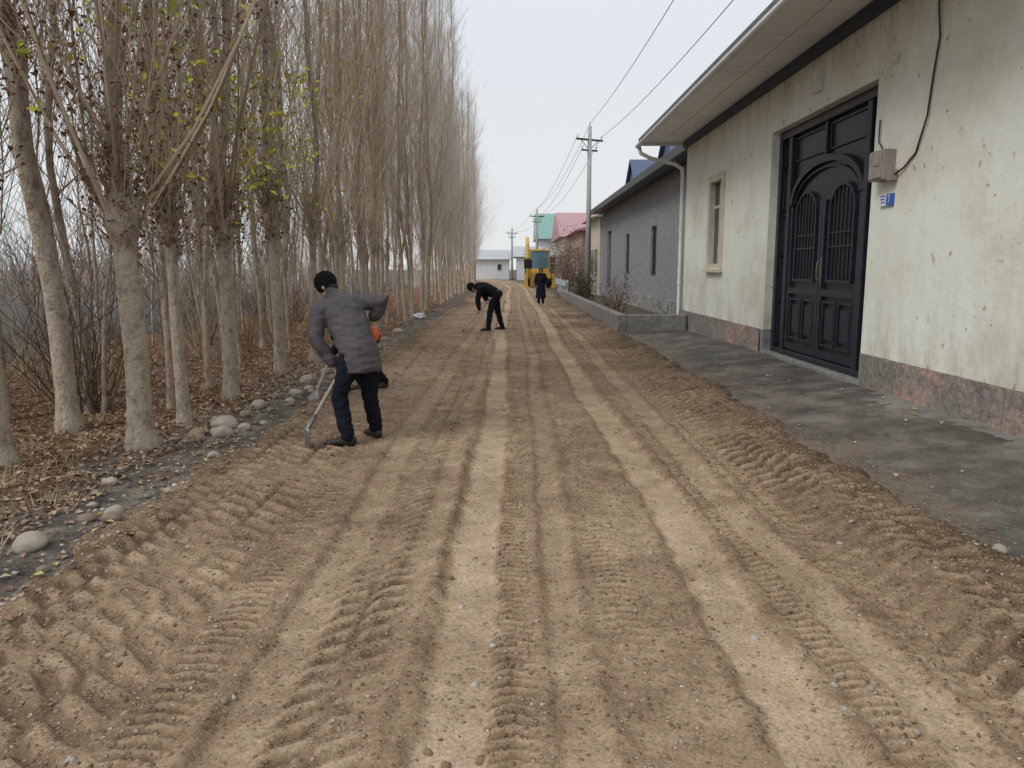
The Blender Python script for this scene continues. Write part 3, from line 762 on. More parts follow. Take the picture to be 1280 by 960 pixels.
b = MB(); arch(b, C0, HW-.002, 2.62, .62, .1, .075); arch(b, C0, HW-.16, 2.62, .47, .03, .05)
for s in (-1, 1):
    y0, y1 = sorted((C0+s*.07, C0+s*(HW-.03))); rectm(b, y0, y1, 3.3, GZ1-.18, .03, .03)
    y0, y1 = sorted((C0+s*(HW+.16), C0+s*(HW+.44)))
    for z0, z1 in ((.35,1.0),(1.08,1.75),(1.83,2.5),(2.58,3.22),(3.3,3.68)): rectm(b, y0, y1, z0, z1, .03, .03); b.box(GX-.018, GX-.001, y0+.07, y1-.07, z0+.07, z1-.07)
hp_(b, 'arch', M['gate'], gate, bevel=.005)
for s in (-1, 1):
    b = MB(); x = GX
    y0, y1 = sorted((C0+s*.012, C0+s*(HW-.02)))
    bar(b, y0, y0+.09, GZ0+.09, 2.6, .055); bar(b, y1-.09, y1, GZ0+.09, 2.6, .055)
    bar(b, y0+.091, y1-.091, GZ0+.09, GZ0+.2, .055); bar(b, y0+.091, y1-.091, 1.2, 1.3, .055)
    ym = (y0+y1)/2
    rectm(b, y0+.14, ym-.03, .47, 1.13, .03, .045); rectm(b, ym+.03, y1-.14, .47, 1.13, .03, .045)
    b.box(x-.03, x-.001, y0+.24, ym-.12, .57, 1.03); b.box(x-.03, x-.001, ym+.12, y1-.24, .57, 1.03)
    arch(b, ym, .42, 2.45, .34, .04, .055, 14)
    b.box(x-.055, x-.001, ym-.42, ym-.38, 1.4, 2.45); b.box(x-.055, x-.001, ym+.38, ym+.42, 1.4, 2.45); b.box(x-.055, x-.001, ym-.38, ym+.38, 1.4, 1.44)
    for i in range(-2, 3):
        yy = ym+i*.13; tp = 2.45+.3*math.sqrt(max(0, 1-(i*.13/.4)**2)); b.box(x-.045, x-.02, yy-.012, yy+.012, 1.44, tp)
    b.box(x-.042, x-.022, ym-.38, ym+.38, 1.9, 1.925); b.box(x-.042, x-.022, ym-.38, ym+.38, 2.1, 2.12)
    lf = hp_(b, 'gate_leaf', M['gate'], gate, bevel=.004)
    if s < 0:
        b = MB(); hy = C0+s*.07; b.tube([(x-.05,hy,1.42),(x-.11,hy,1.44),(x-.12,hy,1.52),(x-.12,hy,1.62),(x-.11,hy,1.7),(x-.05,hy,1.72)], .013, 8); b.box(x-.062, x-.05, hy-.03, hy+.03, 1.38, 1.76)
        hp_(b, 'handle', M['steel'], gate)
b = MB(); b.box(X0-.02, GX-.1, GY0-.01, GY1+.01, -.05, .19); hp_(b, 'threshold', M['concrete'], bevel=.02)
b = MB(); ys_ = [3+.1*i for i in range(61)]; vs = []
for y in ys_:
    o_ = .1*mnoise.noise(Vector((y*1.3, 0, 0)))+.05*mnoise.noise(Vector((y*6, 0, 0)))
    vs += [(4.0+o_, y, .04), (4.04+o_, y, .125+.012*mnoise.noise(Vector((y*3,1,0)))), (4.39, y, .165+.01*mnoise.noise(Vector((y*4,3,0))))]
b.add(vs, [(i*3+k, i*3+k+1, i*3+k+4, i*3+k+3) for i in range(60) for k in range(2)])
o = b.obj('concrete_apron', M['apron']); o["kind"] = "structure"
b = MB(); b.box(4.25, 4.397, 9.08, 9.42, 2.62, 2.96); b.box(4.235, 4.249, 9.1, 9.4, 2.64, 2.94); b.box(4.225, 4.234, 9.14, 9.26, 2.78, 2.9); b.box(4.3, 4.397, 9.0, 9.079, 2.6, 2.72)
o = b.obj('electric_meter_box', M['meter'], bevel=.008, origin=(4.4, 9.25, 2.6)); top(o, 'grey brown electric meter box fixed to cream wall', 'meter box')
b = MB(); b.box(4.37, 4.398, 9.2, 9.36, 2.33, 2.46)
sg = b.obj('house_number_sign', M['signwhite'], origin=(4.4, 9.2, 2.4)); top(sg, 'small blue and white enamel house number plate on wall', 'sign')
b = MB()
for i, (a, c) in enumerate(((.0,.12),(.01,.1),(.0,.09))): b.box(-.0325, -.031, .02+a, .02+a+c, .035-i*.035, .05-i*.035)
o = b.obj('lettering', M['signblue'], sg)
b = MB(); b.box(-.03, -.002, -.15, -.01, -.07, .06); o = b.obj('number_plate', M['signblue'], sg)
cu = bpy.data.curves.new('n', 'FONT'); cu.body = '7'; cu.size = .13; cu.align_x = 'CENTER'; cu.align_y = 'CENTER'
to = bpy.data.objects.new('t', cu); link(to); bpy.context.view_layer.update()
tmesh = bpy.data.meshes.new_from_object(to.evaluated_get(bpy.context.evaluated_depsgraph_get())); bpy.data.objects.remove(to)
tmesh.materials.clear(); tmesh.materials.append(M['signwhite'])
to = bpy.data.objects.new('number', tmesh); link(to, sg); to.rotation_euler = (R(90), 0, R(-90)); to.location = (-.034, -.08, -.005)
b = MB(); b.tube([(4.38,8.15,4.62),(4.37,8.35,4.3),(4.38,8.3,3.95),(4.385,8.38,3.6),(4.375,8.42,3.2),(4.385,8.62,2.85),(4.38,8.85,2.72),(4.36,9.02,2.66)], .011, 6)
b.tube([(4.36,8.15,4.62),(4.3,8.22,4.45),(4.34,8.38,4.36),(4.37,8.28,4.5),(4.37,8.15,4.6)], .009, 6)
b.tube([(4.38,9.5,3.35),(4.37,9.48,3.1),(4.36,9.3,2.96)], .009, 6)
o = b.obj('power_cable', M['dark'], smooth=True, origin=(4.38, 8.4, 4)); top(o, 'black electric cable hanging loosely down the cream wall', 'cable')
b = MB(); b.box(4.33, 4.398, 11.35, 11.6, 4.1, 4.38); b.box(4.318, 4.329, 11.38, 11.57, 4.13, 4.35)
o = b.obj('wall_box', M['white'], bevel=.008, origin=(4.4, 11.5, 4.1)); top(o, 'small white box fixed high on wall above the gate', 'box')

# ------------------------------------------------------------ grey house
gh = empty('house', (5.2, 32, 0), 'grey stucco house with dark eaves and blue metal roof', 'house')
def opening_wall(b, x0, x1, y0, y1, z0, z1, ops):
    ops = sorted(ops); y = y0
    for (a, c, lo, hi) in ops:
        b.box(x0, x1, y, a, z0, z1)
        if lo > z0: b.box(x0, x1, a, c, z0, lo)
        b.box(x0, x1, a, c, hi, z1); y = c
    b.box(x0, x1, y, y1, z0, z1)
b = MB(); GO = [(28.1,29.2,1.35,3.15),(34.6,35.7,1.35,3.15),(40.9,42.6,.1,3.6)]
opening_wall(b, 5.2, 5.5, 20.6, 45, .0, 4.7, GO); b.box(5.5, 12, 20.6, 20.9, 0, 4.7); b.box(5.5, 12, 44.7, 45, 0, 4.7)
hp_(b, 'wall', M['stucco'], gh)
b = MB(); b.box(5.02, 5.197, 20.5, 40.7, 0, .62); hp_(b, 'plinth', M['cobble'], gh, bevel=.02)
for (a, c, lo, hi) in GO[:2]:
    w = part_empty('window', gh, (5.3, (a+c)/2, lo))
    b = MB(); b.box(5.28, 5.36, a, a+.07, lo, hi); b.box(5.28, 5.36, c-.07, c, lo, hi); b.box(5.281, 5.359, a+.071, c-.071, lo, lo+.07); b.box(5.281, 5.359, a+.071, c-.071, hi-.07, hi); b.box(5.283, 5.357, (a+c)/2-.03, (a+c)/2+.03, lo+.071, hi-.071)
    hp_(b, 'frame', M['dark'], w)
    b = MB(); b.box(5.31, 5.33, a+.02, c-.02, lo+.02, hi-.02); hp_(b, 'pane', M['glass'], w)
b = MB(); b.box(5.36, 5.42, 40.92, 42.58, .1, 3.58)
for i in range(2):
    for z in (.4, 1.5, 2.6): b.box(5.33, 5.359, 41.05+i*.8, 41.7+i*.8, z, z+.85)
hp_(b, 'door', M['brown'], gh, bevel=.01)
b = MB(); b.add([(4.45,20.2,4.85),(4.45,45.3,4.85),(9,45.3,6.3),(9,20.2,6.3),(13.5,45.3,4.85),(13.5,20.2,4.85)], [(0,3,2,1),(3,5,4,2)])
b.add([(4.5,20.25,4.8),(4.5,45.25,4.8),(9,45.25,4.8),(9,20.25,4.8)], [(0,1,2,3)])
rf = hp_(b, 'roof', M['blue'], gh)
b = MB(); b.box(4.42, 4.5, 20.2, 45.3, 4.6, 4.86); b.box(4.5, 5.19, 20.2, 45.3, 4.7, 4.76); b.box(4.5, 12, 20.12, 20.19, 4.6, 4.87)
hp_(b, 'fascia', M['dark'], rf, bevel=.01)
for y0 in (24.2, 31.5):
    b = MB(); b.add([(5.0,y0,5.0),(5.0,y0+2.4,5.0),(5.0,y0+1.2,5.95),(8.6,y0,5.0),(8.6,y0+2.4,5.0),(8.6,y0+1.2,5.95)], [(0,2,1),(0,3,5,2),(2,5,4,1)])
    b.box(4.98, 4.999, y0+.75, y0+1.65, 5.0, 5.45)
    b.add([(4.85,y0-.15,4.98),(4.85,y0+1.2,6.06),(8.6,y0+1.2,6.06),(8.6,y0-.15,4.98),(4.85,y0+2.55,4.98),(8.6,y0+2.55,4.98)], [(0,1,2,3),(1,4,5,2)])
    hp_(b, 'dormer', M['blue'], rf)
pk = empty('planter', (2.7, 19.3, 0), 'low raised grey concrete planter wall edging the road', 'planter')
b = MB(); b.box(2.62, 2.86, 19.1, 42, -.2, .47); b.box(2.861, 4.34, 19.1, 19.36, -.2, .468)
hp_(b, 'wall', M['concrete'], pk, bevel=.02)
def leafy_bush(x, y, z, r, h, n, mat, lab, name='bush', stems=8):
    e = empty(name, (x, y, z), lab, 'bush')
    b = MB(); rd = random.Random(int(x*100+y)); tips = []
    for i in range(stems):
        pp = branch_path(rd, Vector((rd.gauss(0, r*.15), rd.gauss(0, r*.15), -.1)), rd.uniform(0, 6.28), rd.uniform(.1, .7), h*rd.uniform(.6, 1), 5, .2, .12)
        b.tube(pp, [.014*(1-.7*j/5) for j in range(6)], 4, False); tips += pp[1:]
        for _ in range(7):
            q = branch_path(rd, pp[rd.randint(1, 5)], rd.uniform(0, 6.28), rd.uniform(.4, 1.2), h*.3, 3, .2, .1); b.tube(q, [.006,.005,.004,.002], 3, False); tips += q
    b.obj('stems', M['twig_dark'], e)
    if n:
        b = MB()
        for i in range(n):
            p = tips[rng.integers(0, len(tips))]; leaves(b, p.x+rng.normal(0, r*.12), p.y+rng.normal(0, r*.12), p.z+rng.normal(0, h*.05), rng.uniform(.02, .045)*(1+h*.2), 1)
        b.obj('foliage', mat, e)
    return e
leafy_bush(3.3, 24, .1, .6, 1.6, 90, M['rustleaf'], 'nearly bare thin shrub in the concrete planter')
leafy_bush(3.6, 27.5, .1, .6, 1.3, 60, M['evergreen'], 'sparse shrub in the concrete planter')
leafy_bush(3.2, 33, .1, .6, 1.3, 500, M['evergreen'], 'dark green bush in the concrete planter')
leafy_bush(3.5, 38, .1, .8, 1.5, 700, M['evergreen'], 'dark green bush beside the utility pole')
leafy_bush(4.2, 48, 0, 1.2, 3.2, 1600, M['rustleaf'], 'brown leaved tall bush in front of houses', stems=16)
leafy_bush(3.9, 56, 0, 1.6, 4.2, 1800, M['rustleaf'], 'brown leaved tall bush in front of houses', stems=18)
leafy_bush(4.4, 63, 0, 1.6, 4.0, 1500, M['rustleaf'], 'brown leaved tall bush in front of houses', stems=18)

# ------------------------------------------------------------ far houses, some colours paled in place of haze
def far_house(x0, x1, y0, y1, h, wall, roofm, ridge, lab, axis='y', wins=(), face='x'):
    e = empty('house', (x0, y0, 0), lab, 'house')
    b = MB(); b.box(x0, x1, y0, y1, -.3, h); hp_(b, 'wall', wall, e)
    b = MB(); o = .5
    if axis == 'y':
        xm = (x0+x1)/2
        b.add([(x0-o,y0-o,h),(x0-o,y1+o,h),(xm,y1+o,h+ridge),(xm,y0-o,h+ridge),(x1+o,y0-o,h),(x1+o,y1+o,h)], [(0,3,2,1),(3,4,5,2),(0,4,3),(1,2,5),(0,1,5,4)])
    else:
        ym = (y0+y1)/2
        b.add([(x0-o,y0-o,h),(x1+o,y0-o,h),(x1+o,ym,h+ridge),(x0-o,ym,h+ridge),(x0-o,y1+o,h),(x1+o,y1+o,h)], [(0,1,2,3),(3,2,5,4),(0,3,4),(1,5,2),(0,4,5,1)])
    r = hp_(b, 'roof', roofm, e); r.location.z += .01
    for (a, c, lo, hi) in wins:
        b2 = MB()
        if face == 'x': b2.box(x0-.05, x0+.02, a, c, lo, hi)
        else: b2.box(a, c, y0-.05, y0+.02, lo, hi)
        w = hp_(b2, 'window', M['glass'], e)
        b3 = MB()
        if face == 'x': b3.box(x0-.08, x0-.051, a-.08, a, lo-.08, hi+.08); b3.box(x0-.08, x0-.051, c, c+.08, lo-.08, hi+.08); b3.box(x0-.08, x0-.051, a, c, hi, hi+.08); b3.box(x0-.08, x0-.051, a, c, lo-.08, lo)
        else: b3.box(a-.08, a, y0-.08, y0-.051, lo-.08, hi+.08); b3.box(c, c+.08, y0-.08, y0-.051, lo-.08, hi+.08); b3.box(a, c, y0-.08, y0-.051, hi, hi+.08); b3.box(a, c, y0-.08, y0-.051, lo-.08, lo)
        hp_(b3, 'frame', M['white'], w)
    return e
far_house(5.2, 11, 46.2, 53, 4.6, M['cream'], M['grey_roof'], 1.0, 'cream house with dark eave and small windows', wins=((47.5,48.6,1.4,2.8),(50,51.1,1.4,2.8)))
far_house(5.0, 11, 56, 66, 4.3, M['brick'], M['red'], 1.3, 'orange brick house with reddish roof', wins=((58,59.2,1.4,2.8),(61,62.2,1.4,2.8)))
far_house(4.7, 11, 69, 84, 4.4, M['cream'], M['red'], 2.6, 'cream house with haze-paled red metal roof', axis='x', wins=((71,72.4,1.4,2.9),(75,76.4,1.4,2.9)))
far_house(3.2, 12, 90, 100, 5.0, M['farwhite'], M['green'], 3.2, 'pale house with green metal roof', axis='x', wins=((4.2,5.4,1.5,3),(7,8.2,1.5,3)), face='y')
far_house(1.8, 3.0, 86, 89.5, 3.2, M['cream'], M['grey_roof'], .8, 'small cream outbuilding beside the road', axis='x')
far_house(-6.5, -.4, 118, 126, 3.0, M['farwhite'], M['grey_roof'], 1.5, 'long low white building with grey roof at the road bend', axis='x', wins=((-2.2,-1.6,1.4,2.3),), face='y')
far_house(.7, 3.2, 112, 128, 3.3, M['farwhite'], M['grey_roof'], 1.7, 'pale gabled building with grey roof', axis='x')

# ------------------------------------------------------------ utility poles and wires
def pole(x, y, h, lab):
    e = empty('utility_pole', (x, y, 0), lab, 'utility pole', 'utility poles along the street')
    b = MB(); b.tube([(0,0,-.3),(0,0,h*.5),(0,0,h)], [.17,.135,.1], 10); b.obj('pole', M['polec'], e, smooth=True)
    b = MB(); b.box(-.85, .85, -.05, .05, h-.75, h-.66); b.box(-.5, .5, -.051, .051, h-1.3, h-1.22); b.tube([(-.6,0,h-.7),(0,0,h-1.25)], .02, 5); b.tube([(.6,0,h-.7),(0,0,h-1.25)], .02, 5)
    c = b.obj('crossarm', M['dark'], e); c.rotation_euler = (0, 0, .5)
    for i, (px_, pz) in enumerate(((-.78,h-.66),(.78,h-.66),(-.45,h-1.22),(.45,h-1.22),(0,h))):
        b = MB(); X_ = px_*math.cos(.5); Y_ = px_*math.sin(.5); b.tube([(X_,Y_,pz),(X_,Y_,pz+.08),(X_,Y_,pz+.1),(X_,Y_,pz+.2)], [.018,.018,.05,.035], 8); b.obj('insulator', M['white'], e)
    return e
pole(4.2, 43, 9.2, 'tall concrete utility pole with crossarms and insulators')
pole(2.55, 80, 7.6, 'distant concrete utility pole with crossarm')
pole(.0, 104, 7.0, 'distant concrete utility pole with crossarm')
def wire(p, q, sag, lab='thin dark overhead electric wire strung between poles'):
    P = Vector(p); Q = Vector(q); pts = [P.lerp(Q, i/24) - Vector((0, 0, sag*4*(i/24)*(1-i/24))) for i in range(25)]
    b = MB(); b.tube([p_-P for p_ in pts], .011, 5); o = b.obj('overhead_wire', M['dark']); o.location = P; top(o, lab, 'wire', 'overhead wires')
wire((4.2,43,9.35), (4.1,-6,9.3), .9)
wire((4.88,43.37,8.7), (5.1,-6,8.3), .9)
for dx, z in ((-.68, 8.7), (.0, 9.3), (.68, 8.7), (-.4, 8.1)):
    wire((4.2+dx,43+dx*.55,z), (2.55+dx,80+dx*.55,z-1.6), .8)
for dx, z in ((-.68, 7.0), (.68, 7.0)): wire((2.55+dx,80+dx*.55,z), (dx,104+dx*.55,z-.5), .5)

bm = bmesh.new(); bmesh.ops.create_icosphere(bm, subdivisions=3, radius=.22)
for v in bm.verts: v.co *= 1+.5*mnoise.noise(v.co*8); v.co.z *= .5
me = bpy.data.meshes.new('plastic_bag'); bm.to_mesh(me); bm.free(); me.materials.append(M['bag'])
o = bpy.data.objects.new('plastic_bag', me); o.location = (-2.95, 24.5, .1); link(o); top(o, 'crumpled white plastic bag lying on the shoulder', 'bag')
fe = empty('barrier', (3.0, 52, 0), 'pale blue grey low metal barrier beside the road', 'barrier')
for i in range(5):
    b = MB(); b.tube([(3.3, 46+i*2.2, -.1), (3.3, 46+i*2.2, .95)], .05, 8); hp_(b, 'post', M['white'], fe)
b = MB(); b.box(3.15, 3.25, 45.8, 55, .55, .85); hp_(b, 'rail', simple('pale_blue', (.45,.55,.62), (.35,.45,.52), 4, .5, .1), fe, bevel=.02)

# ------------------------------------------------------------ backhoe loader (rear view)
bh = empty('backhoe_loader', (2.35, 66, 0), 'yellow backhoe loader parked with its digging arm raised', 'digger'); bh.scale = (1.08,1.08,1.12)
def bo(b, name, mat, parent=bh, **k): return b.obj(name, mat, parent, **k)
b = MB(); b.box(-.55, .55, .3, 3.9, .75, 1.35); b.box(-.45, .45, 2.0, 3.9, 1.35, 1.9); b.box(-.9, .9, -.5, .3, .7, 1.15)
bo(b, 'body', M['yellow'], bevel=.06)
b = MB()
for sx in (-.75, .75):
    for yy in (.1, 1.75): b.box(sx-.05, sx+.05, yy-.05, yy+.05, 1.2, 2.75)
b.box(-.85, .85, 0, 1.85, 2.75, 2.92); b.box(-.8, .8, .05, 1.8, 1.15, 1.45)
cab = bo(b, 'cab', M['yellow'], bevel=.04)
b = MB(); b.box(-.72, .72, .06, .08, 1.45, 2.75); b.box(-.72, .72, 1.76, 1.78, 1.45, 2.75); b.box(-.78, -.76, .15, 1.7, 1.45, 2.75); b.box(.76, .78, .15, 1.7, 1.45, 2.75)
bo(b, 'window', M['glassb'], cab)
def wheel(x, y, r, w):
    b = MB(); b.tube([(x-w/2,y,r),(x-w/2+.03,y,r),(x+w/2-.03,y,r),(x+w/2,y,r)], [r*.93,r,r,r*.93], 24)
    for i in range(18):
        a = 2*math.pi*i/18; c, s_ = math.cos(a), math.sin(a)
        b.add([(x-w/2,y+c*r,r+s_*r),(x+w/2,y+math.cos(a+.15)*r,r+math.sin(a+.15)*r),(x+w/2,y+math.cos(a+.15)*(r+.04),r+math.sin(a+.15)*(r+.04)),(x-w/2,y+c*(r+.04),r+s_*(r+.04))], [(0,1,2,3)])
    t = bo(b, 'wheel', M['tyre'])
    b = MB(); b.tube([(x-w/2-.01,y,r),(x+w/2+.01,y,r)], r*.5, 16); bo(b, 'rim', M['yellow'], t)
wheel(-.95, .9, .72, .42); wheel(.95, .9, .72, .42); wheel(-.85, 3.2, .48, .32); wheel(.85, 3.2, .48, .32)
b = MB()
b.tube([(-.85,-.5,1.0),(-.95,-1.0,2.2),(-1.0,-.75,3.7)], [.2,.17,.13], 6); b.tube([(-1.0,-.75,3.7),(-1.0,-1.35,3.2),(-.95,-1.6,2.2)], [.13,.12,.09], 6)
b.tube([(-.75,-.6,1.2),(-.82,-.95,2.6)], .05, 6)
arm = bo(b, 'boom', M['yellow'])
b = MB(); b.add([(-1.25,-1.3,2.2),(-.65,-1.3,2.2),(-.65,-1.9,2.1),(-1.25,-1.9,2.1),(-1.25,-1.2,1.6),(-.65,-1.2,1.6),(-.65,-1.65,1.45),(-1.25,-1.65,1.45)], [(0,1,2,3),(4,7,6,5),(0,4,5,1),(1,5,6,2),(3,2,6,7),(0,3,7,4)])
bo(b, 'bucket', M['dark'], arm)
for sx in (-1, 1):
    b = MB(); b.box(sx*1.05-.1, sx*1.05+.1, -.7, -.5, .15, 1.1); b.box(sx*1.05-.2, sx*1.05+.2, -.85, -.35, .0, .15)
    bo(b, 'stabiliser', M['yellow'])
b = MB(); b.box(-1.15, 1.15, 4.5, 5.2, .1, .9); b.tube([(-.8,1.5,1.3),(-.8,4.6,.6)], .1, 6); b.tube([(.8,1.5,1.3),(.8,4.6,.6)], .1, 6); bo(b, 'front_bucket', M['yellow'], bevel=.03)
for sx in (-.6, .6):
    b = MB(); b.tube([(sx,-.02,2.84),(sx,.04,2.84)], .08, 10); bo(b, 'lamp', M['white'], cab)

# ------------------------------------------------------------ people
dg = bpy.context.evaluated_depsgraph_get
def remeshed(b, name, mat, parent, voxel=.012, smooth=4, wr=0, wsc=9, seed=0):
    me = b.mesh(name)
    o = bpy.data.objects.new('tmp', me); link(o)
    m = o.modifiers.new('r', 'REMESH'); m.mode = 'VOXEL'; m.voxel_size = voxel
    s = o.modifiers.new('s', 'SMOOTH'); s.iterations = smooth; s.factor = .5
    bpy.context.view_layer.update()
    nm = bpy.data.meshes.new_from_object(o.evaluated_get(dg())); bpy.data.objects.remove(o)
    nm.name = name; nm.materials.clear(); nm.materials.append(mat)
    if wr:
        nrm = [v.normal.copy() for v in nm.vertices]
        for v, nn in zip(nm.vertices, nrm):
            c = v.co*wsc + Vector((seed, seed*2, 0)); q = Vector((c.x*.6, c.y*.6, c.z*1.7))
            v.co += nn*(wr*(1-2*abs(mnoise.noise(q))) - wr*.4 + wr*.4*mnoise.noise(c*2.3))
    nm.polygons.foreach_set('use_smooth', [True]*len(nm.polygons))
    o2 = bpy.data.objects.new(name, nm); link(o2, parent); return o2
def hand(b, wrist, grip, axis, s=1.0, curl=3.9, r=.024):
    wrist = Vector(wrist); grip = Vector(grip); ax = Vector(axis).normalized()
    n0 = wrist-grip; n0 = (n0-ax*n0.dot(ax)).normalized(); t0 = ax.cross(n0)
    pc = grip+n0*.036
    b.loft([wrist, wrist.lerp(pc, .5), pc], [(.024,.02),(.034,.018),(.038,.016)], ax, 10)
    b.ell(pc, ax*.042, t0*.03, n0*.02, 10, 7)
    for k, (off, L) in enumerate(((.033, .92), (.011, 1.0), (-.011, .95), (-.032, .78))):
        pts = []
        for i in range(6):
            a = -.5 + (curl*L)*i/5
            rr = r+.009 if i else r+.012
            pts.append(grip+ax*off+n0*(math.cos(a)*rr)+t0*(math.sin(a)*rr))
        b.tube(pts, [.0095,.0095,.009,.0085,.008,.0065], 8)
    pts = []
    for i in range(4):
        a = .3 - 2.4*i/3; pts.append(grip+ax*(.045-.004*i)+n0*(math.cos(a)*(r+.011))+t0*(math.sin(a)*(r+.011)))
    b.tube(pts, [.013,.011,.010,.008], 8)

def person(root, j, mats, hat=None, coat_long=False, vest=False, vox=.012, girth=1.0, seed=0):
    O = Vector(root.location); hem = j.pop('hem', .12)
    J = {k: Vector(v)-O if k not in ('f', 'hf', 'hu', 'axL', 'axR', 'tL', 'tR', 'hemdir') else Vector(v) for k, v in j.items()}
    lat = (J['shR']-J['shL']).normalized(); hl = (J['hipR']-J['hipL']).normalized()
    f = J['f'].normalized(); pel = J['pel']; ch = J['chest']; nk = J['neck']
    mid = pel.lerp(ch, .5)
    hf = J['hf'].normalized(); hu = J['hu'].normalized(); hu = (hu-hf*hu.dot(hf)).normalized(); hr = hf.cross(hu).normalized(); hc = J['head']
    b = MB()
    b.loft([pel, mid, ch, nk], [(.14,.095),(.13,.09),(.155,.1),(.07,.065)], lat)
    b.loft([nk, nk.lerp(hc, .5), hc-hu*.03], [.062,.055,.06], lat, 12)
    b.ell(hc+hu*.015-hf*.008, hr*.076, hf*.094, hu*.105, 18, 12)
    b.ell(hc+hf*.03-hu*.055, hr*.056, hf*.058, hu*.062, 14, 9)
    b.ell(hc+hf*.096-hu*.022, hr*.013, hf*.02, hu*.022, 8, 6)
    b.ell(hc+hf*.083+hu*.018, hr*.05, hf*.012, hu*.01, 8, 6)
    b.ell(hc+hf*.086-hu*.062, hr*.024, hf*.008, hu*.009, 8, 6)
    b.ell(hc+hf*.07-hu*.1, hr*.022, hf*.02, hu*.016, 8, 6)
    for s in (-1, 1):
        b.ell(hc+hr*(.079*s)-hu*.01-hf*.005, hr*.011, hf*.019, hu*.031, 8, 6)
    for S in ('L', 'R'):
        b.loft([J['sh'+S], J['el'+S], J['ha'+S].lerp(J['el'+S], .12)], [.05,.04,.027], f, 12)
        hand(b, J['ha'+S].lerp(J['el'+S], .12), J['gr'+S], J['ax'+S])
        b.loft([J['hip'+S], J['kn'+S], J['an'+S]], [.08,.052,.036], hl, 12)
        t = J['t'+S].normalized(); b.loft([J['an'+S]-Vector((0,0,.02)), J['an'+S]-Vector((0,0,.05))+t*.06, J['an'+S]-Vector((0,0,.06))+t*.14], [.035,.035,.025], t.cross(Vector((0,0,1))), 10)
    remeshed(b, 'body', mats['skin'], root, .0065, 2)
    b = MB()
    for s in (-1, 1): b.ell(hc+hf*.084+hr*(.031*s)+hu*.003, hr*.012, hf*.007, hu*.006, 8, 6)
    b.obj('eyes', mats['hair'], root, smooth=True)
    b = MB(); b.ell(hc+hu*.03-hf*.018, hr*.083, hf*.093, hu*.1, 18, 12); b.ell(hc-hf*.045-hu*.03, hr*.07, hf*.055, hu*.06, 14, 9)
    b.obj('hair', mats['hair'], root, smooth=True)
    if hat:
        b = MB(); b.ell(hc+hu*.045-hf*.012, hr*.096, hf*.11, hu*.108, 20, 12); b.loft([hc+hu*.015-hf*.014, hc+hu*.065-hf*.014], [(.094,.108),(.098,.112)], hr, 20)
        remeshed(b, 'cap', mats['cap'], root, .008, 3, .003, 30)
    g = girth; b = MB()
    up = (ch-pel).normalized()
    hd = J['hemdir'].normalized() if 'hemdir' in J else -up
    low = pel+hd*hem
    b.loft([low, pel, mid, ch-up*.02, ch.lerp(nk, .55), nk], [(.185*g,.145*g),(.18*g,.145*g),(.18*g,.15*g),(.195*g,.145*g),(.155*g,.11*g),(.082,.08)], lat, 22, flat=True)
    b.loft([J['shL'], J['shR']], [.084*g, .084*g], f, 14)
    b.loft([nk-up*.02, nk+(hc-nk)*.42], [.078,.072], lat, 14)
    for S in ('L', 'R'):
        sh, el, ha = J['sh'+S], J['el'+S], J['ha'+S]
        w = el.lerp(ha, .84)
        b.loft([sh, sh.lerp(el, .5), el, el.lerp(w, .5), w], [.084*g,.074*g,.066*g,.062*g,.05*g], f, 14)
    if coat_long:
        b.loft([pel-Vector((0,0,.62)), pel-Vector((0,0,.3)), pel], [(.24,.2),(.21,.17),(.19,.15)], hl, 22, flat=True)
    remeshed(b, 'coat' if coat_long else 'jacket', mats['top'], root, vox, 3, .012, 8, seed)
    if vest:
        b = MB(); b.loft([low+up*.02, pel, mid, ch-up*.02, ch.lerp(nk, .45)], [(.2*g,.16*g),(.202*g,.165*g),(.2*g,.17*g),(.21*g,.165*g),(.17*g,.13*g)], lat, 22, flat=True)
        remeshed(b, 'vest', mats['vest'], root, .012, 3, .008, 8, seed+3)
    b = MB(); b.loft([pel+up*.04, pel-Vector((0,0,.06))], [(.145,.11),(.155,.12)], hl, 18)
    for S in ('L', 'R'):
        h_, k_, a_ = J['hip'+S], J['kn'+S], J['an'+S]
        b.loft([h_, h_.lerp(k_, .5), k_, k_.lerp(a_, .5), a_], [.1,.09,.076,.068,.062], hl, 16)
    remeshed(b, 'trousers', mats['legs'], root, vox, 3, .01, 10, seed+9)
    for S in ('L', 'R'):
        b = MB()
        t = J['t'+S].copy(); t.z = 0; t.normalize(); a_ = J['an'+S]
        gz = a_.z-.09
        sd = t.cross(Vector((0,0,1)))
        c = Vector((a_.x, a_.y, gz+.05))
        b.loft([c-t*.05, c, c+t*.08, c+t*.15-Vector((0,0,.01)), c+t*.19-Vector((0,0,.018))], [(.036,.045),(.04,.052),(.046,.04),(.044,.032),(.034,.024)], sd, 14)
        b.loft([c, a_+Vector((0,0,.03))], [.045,.046], sd, 12)
        remeshed(b, 'shoe', mats['shoe'], root, .009, 2)
def mt(**k):
    d = dict(skin=M['skin'], hair=M['hair'], cap=M['knit'], top=M['black'], legs=M['trousers'], shoe=M['shoe'], vest=M['orange']); d.update(k); return d

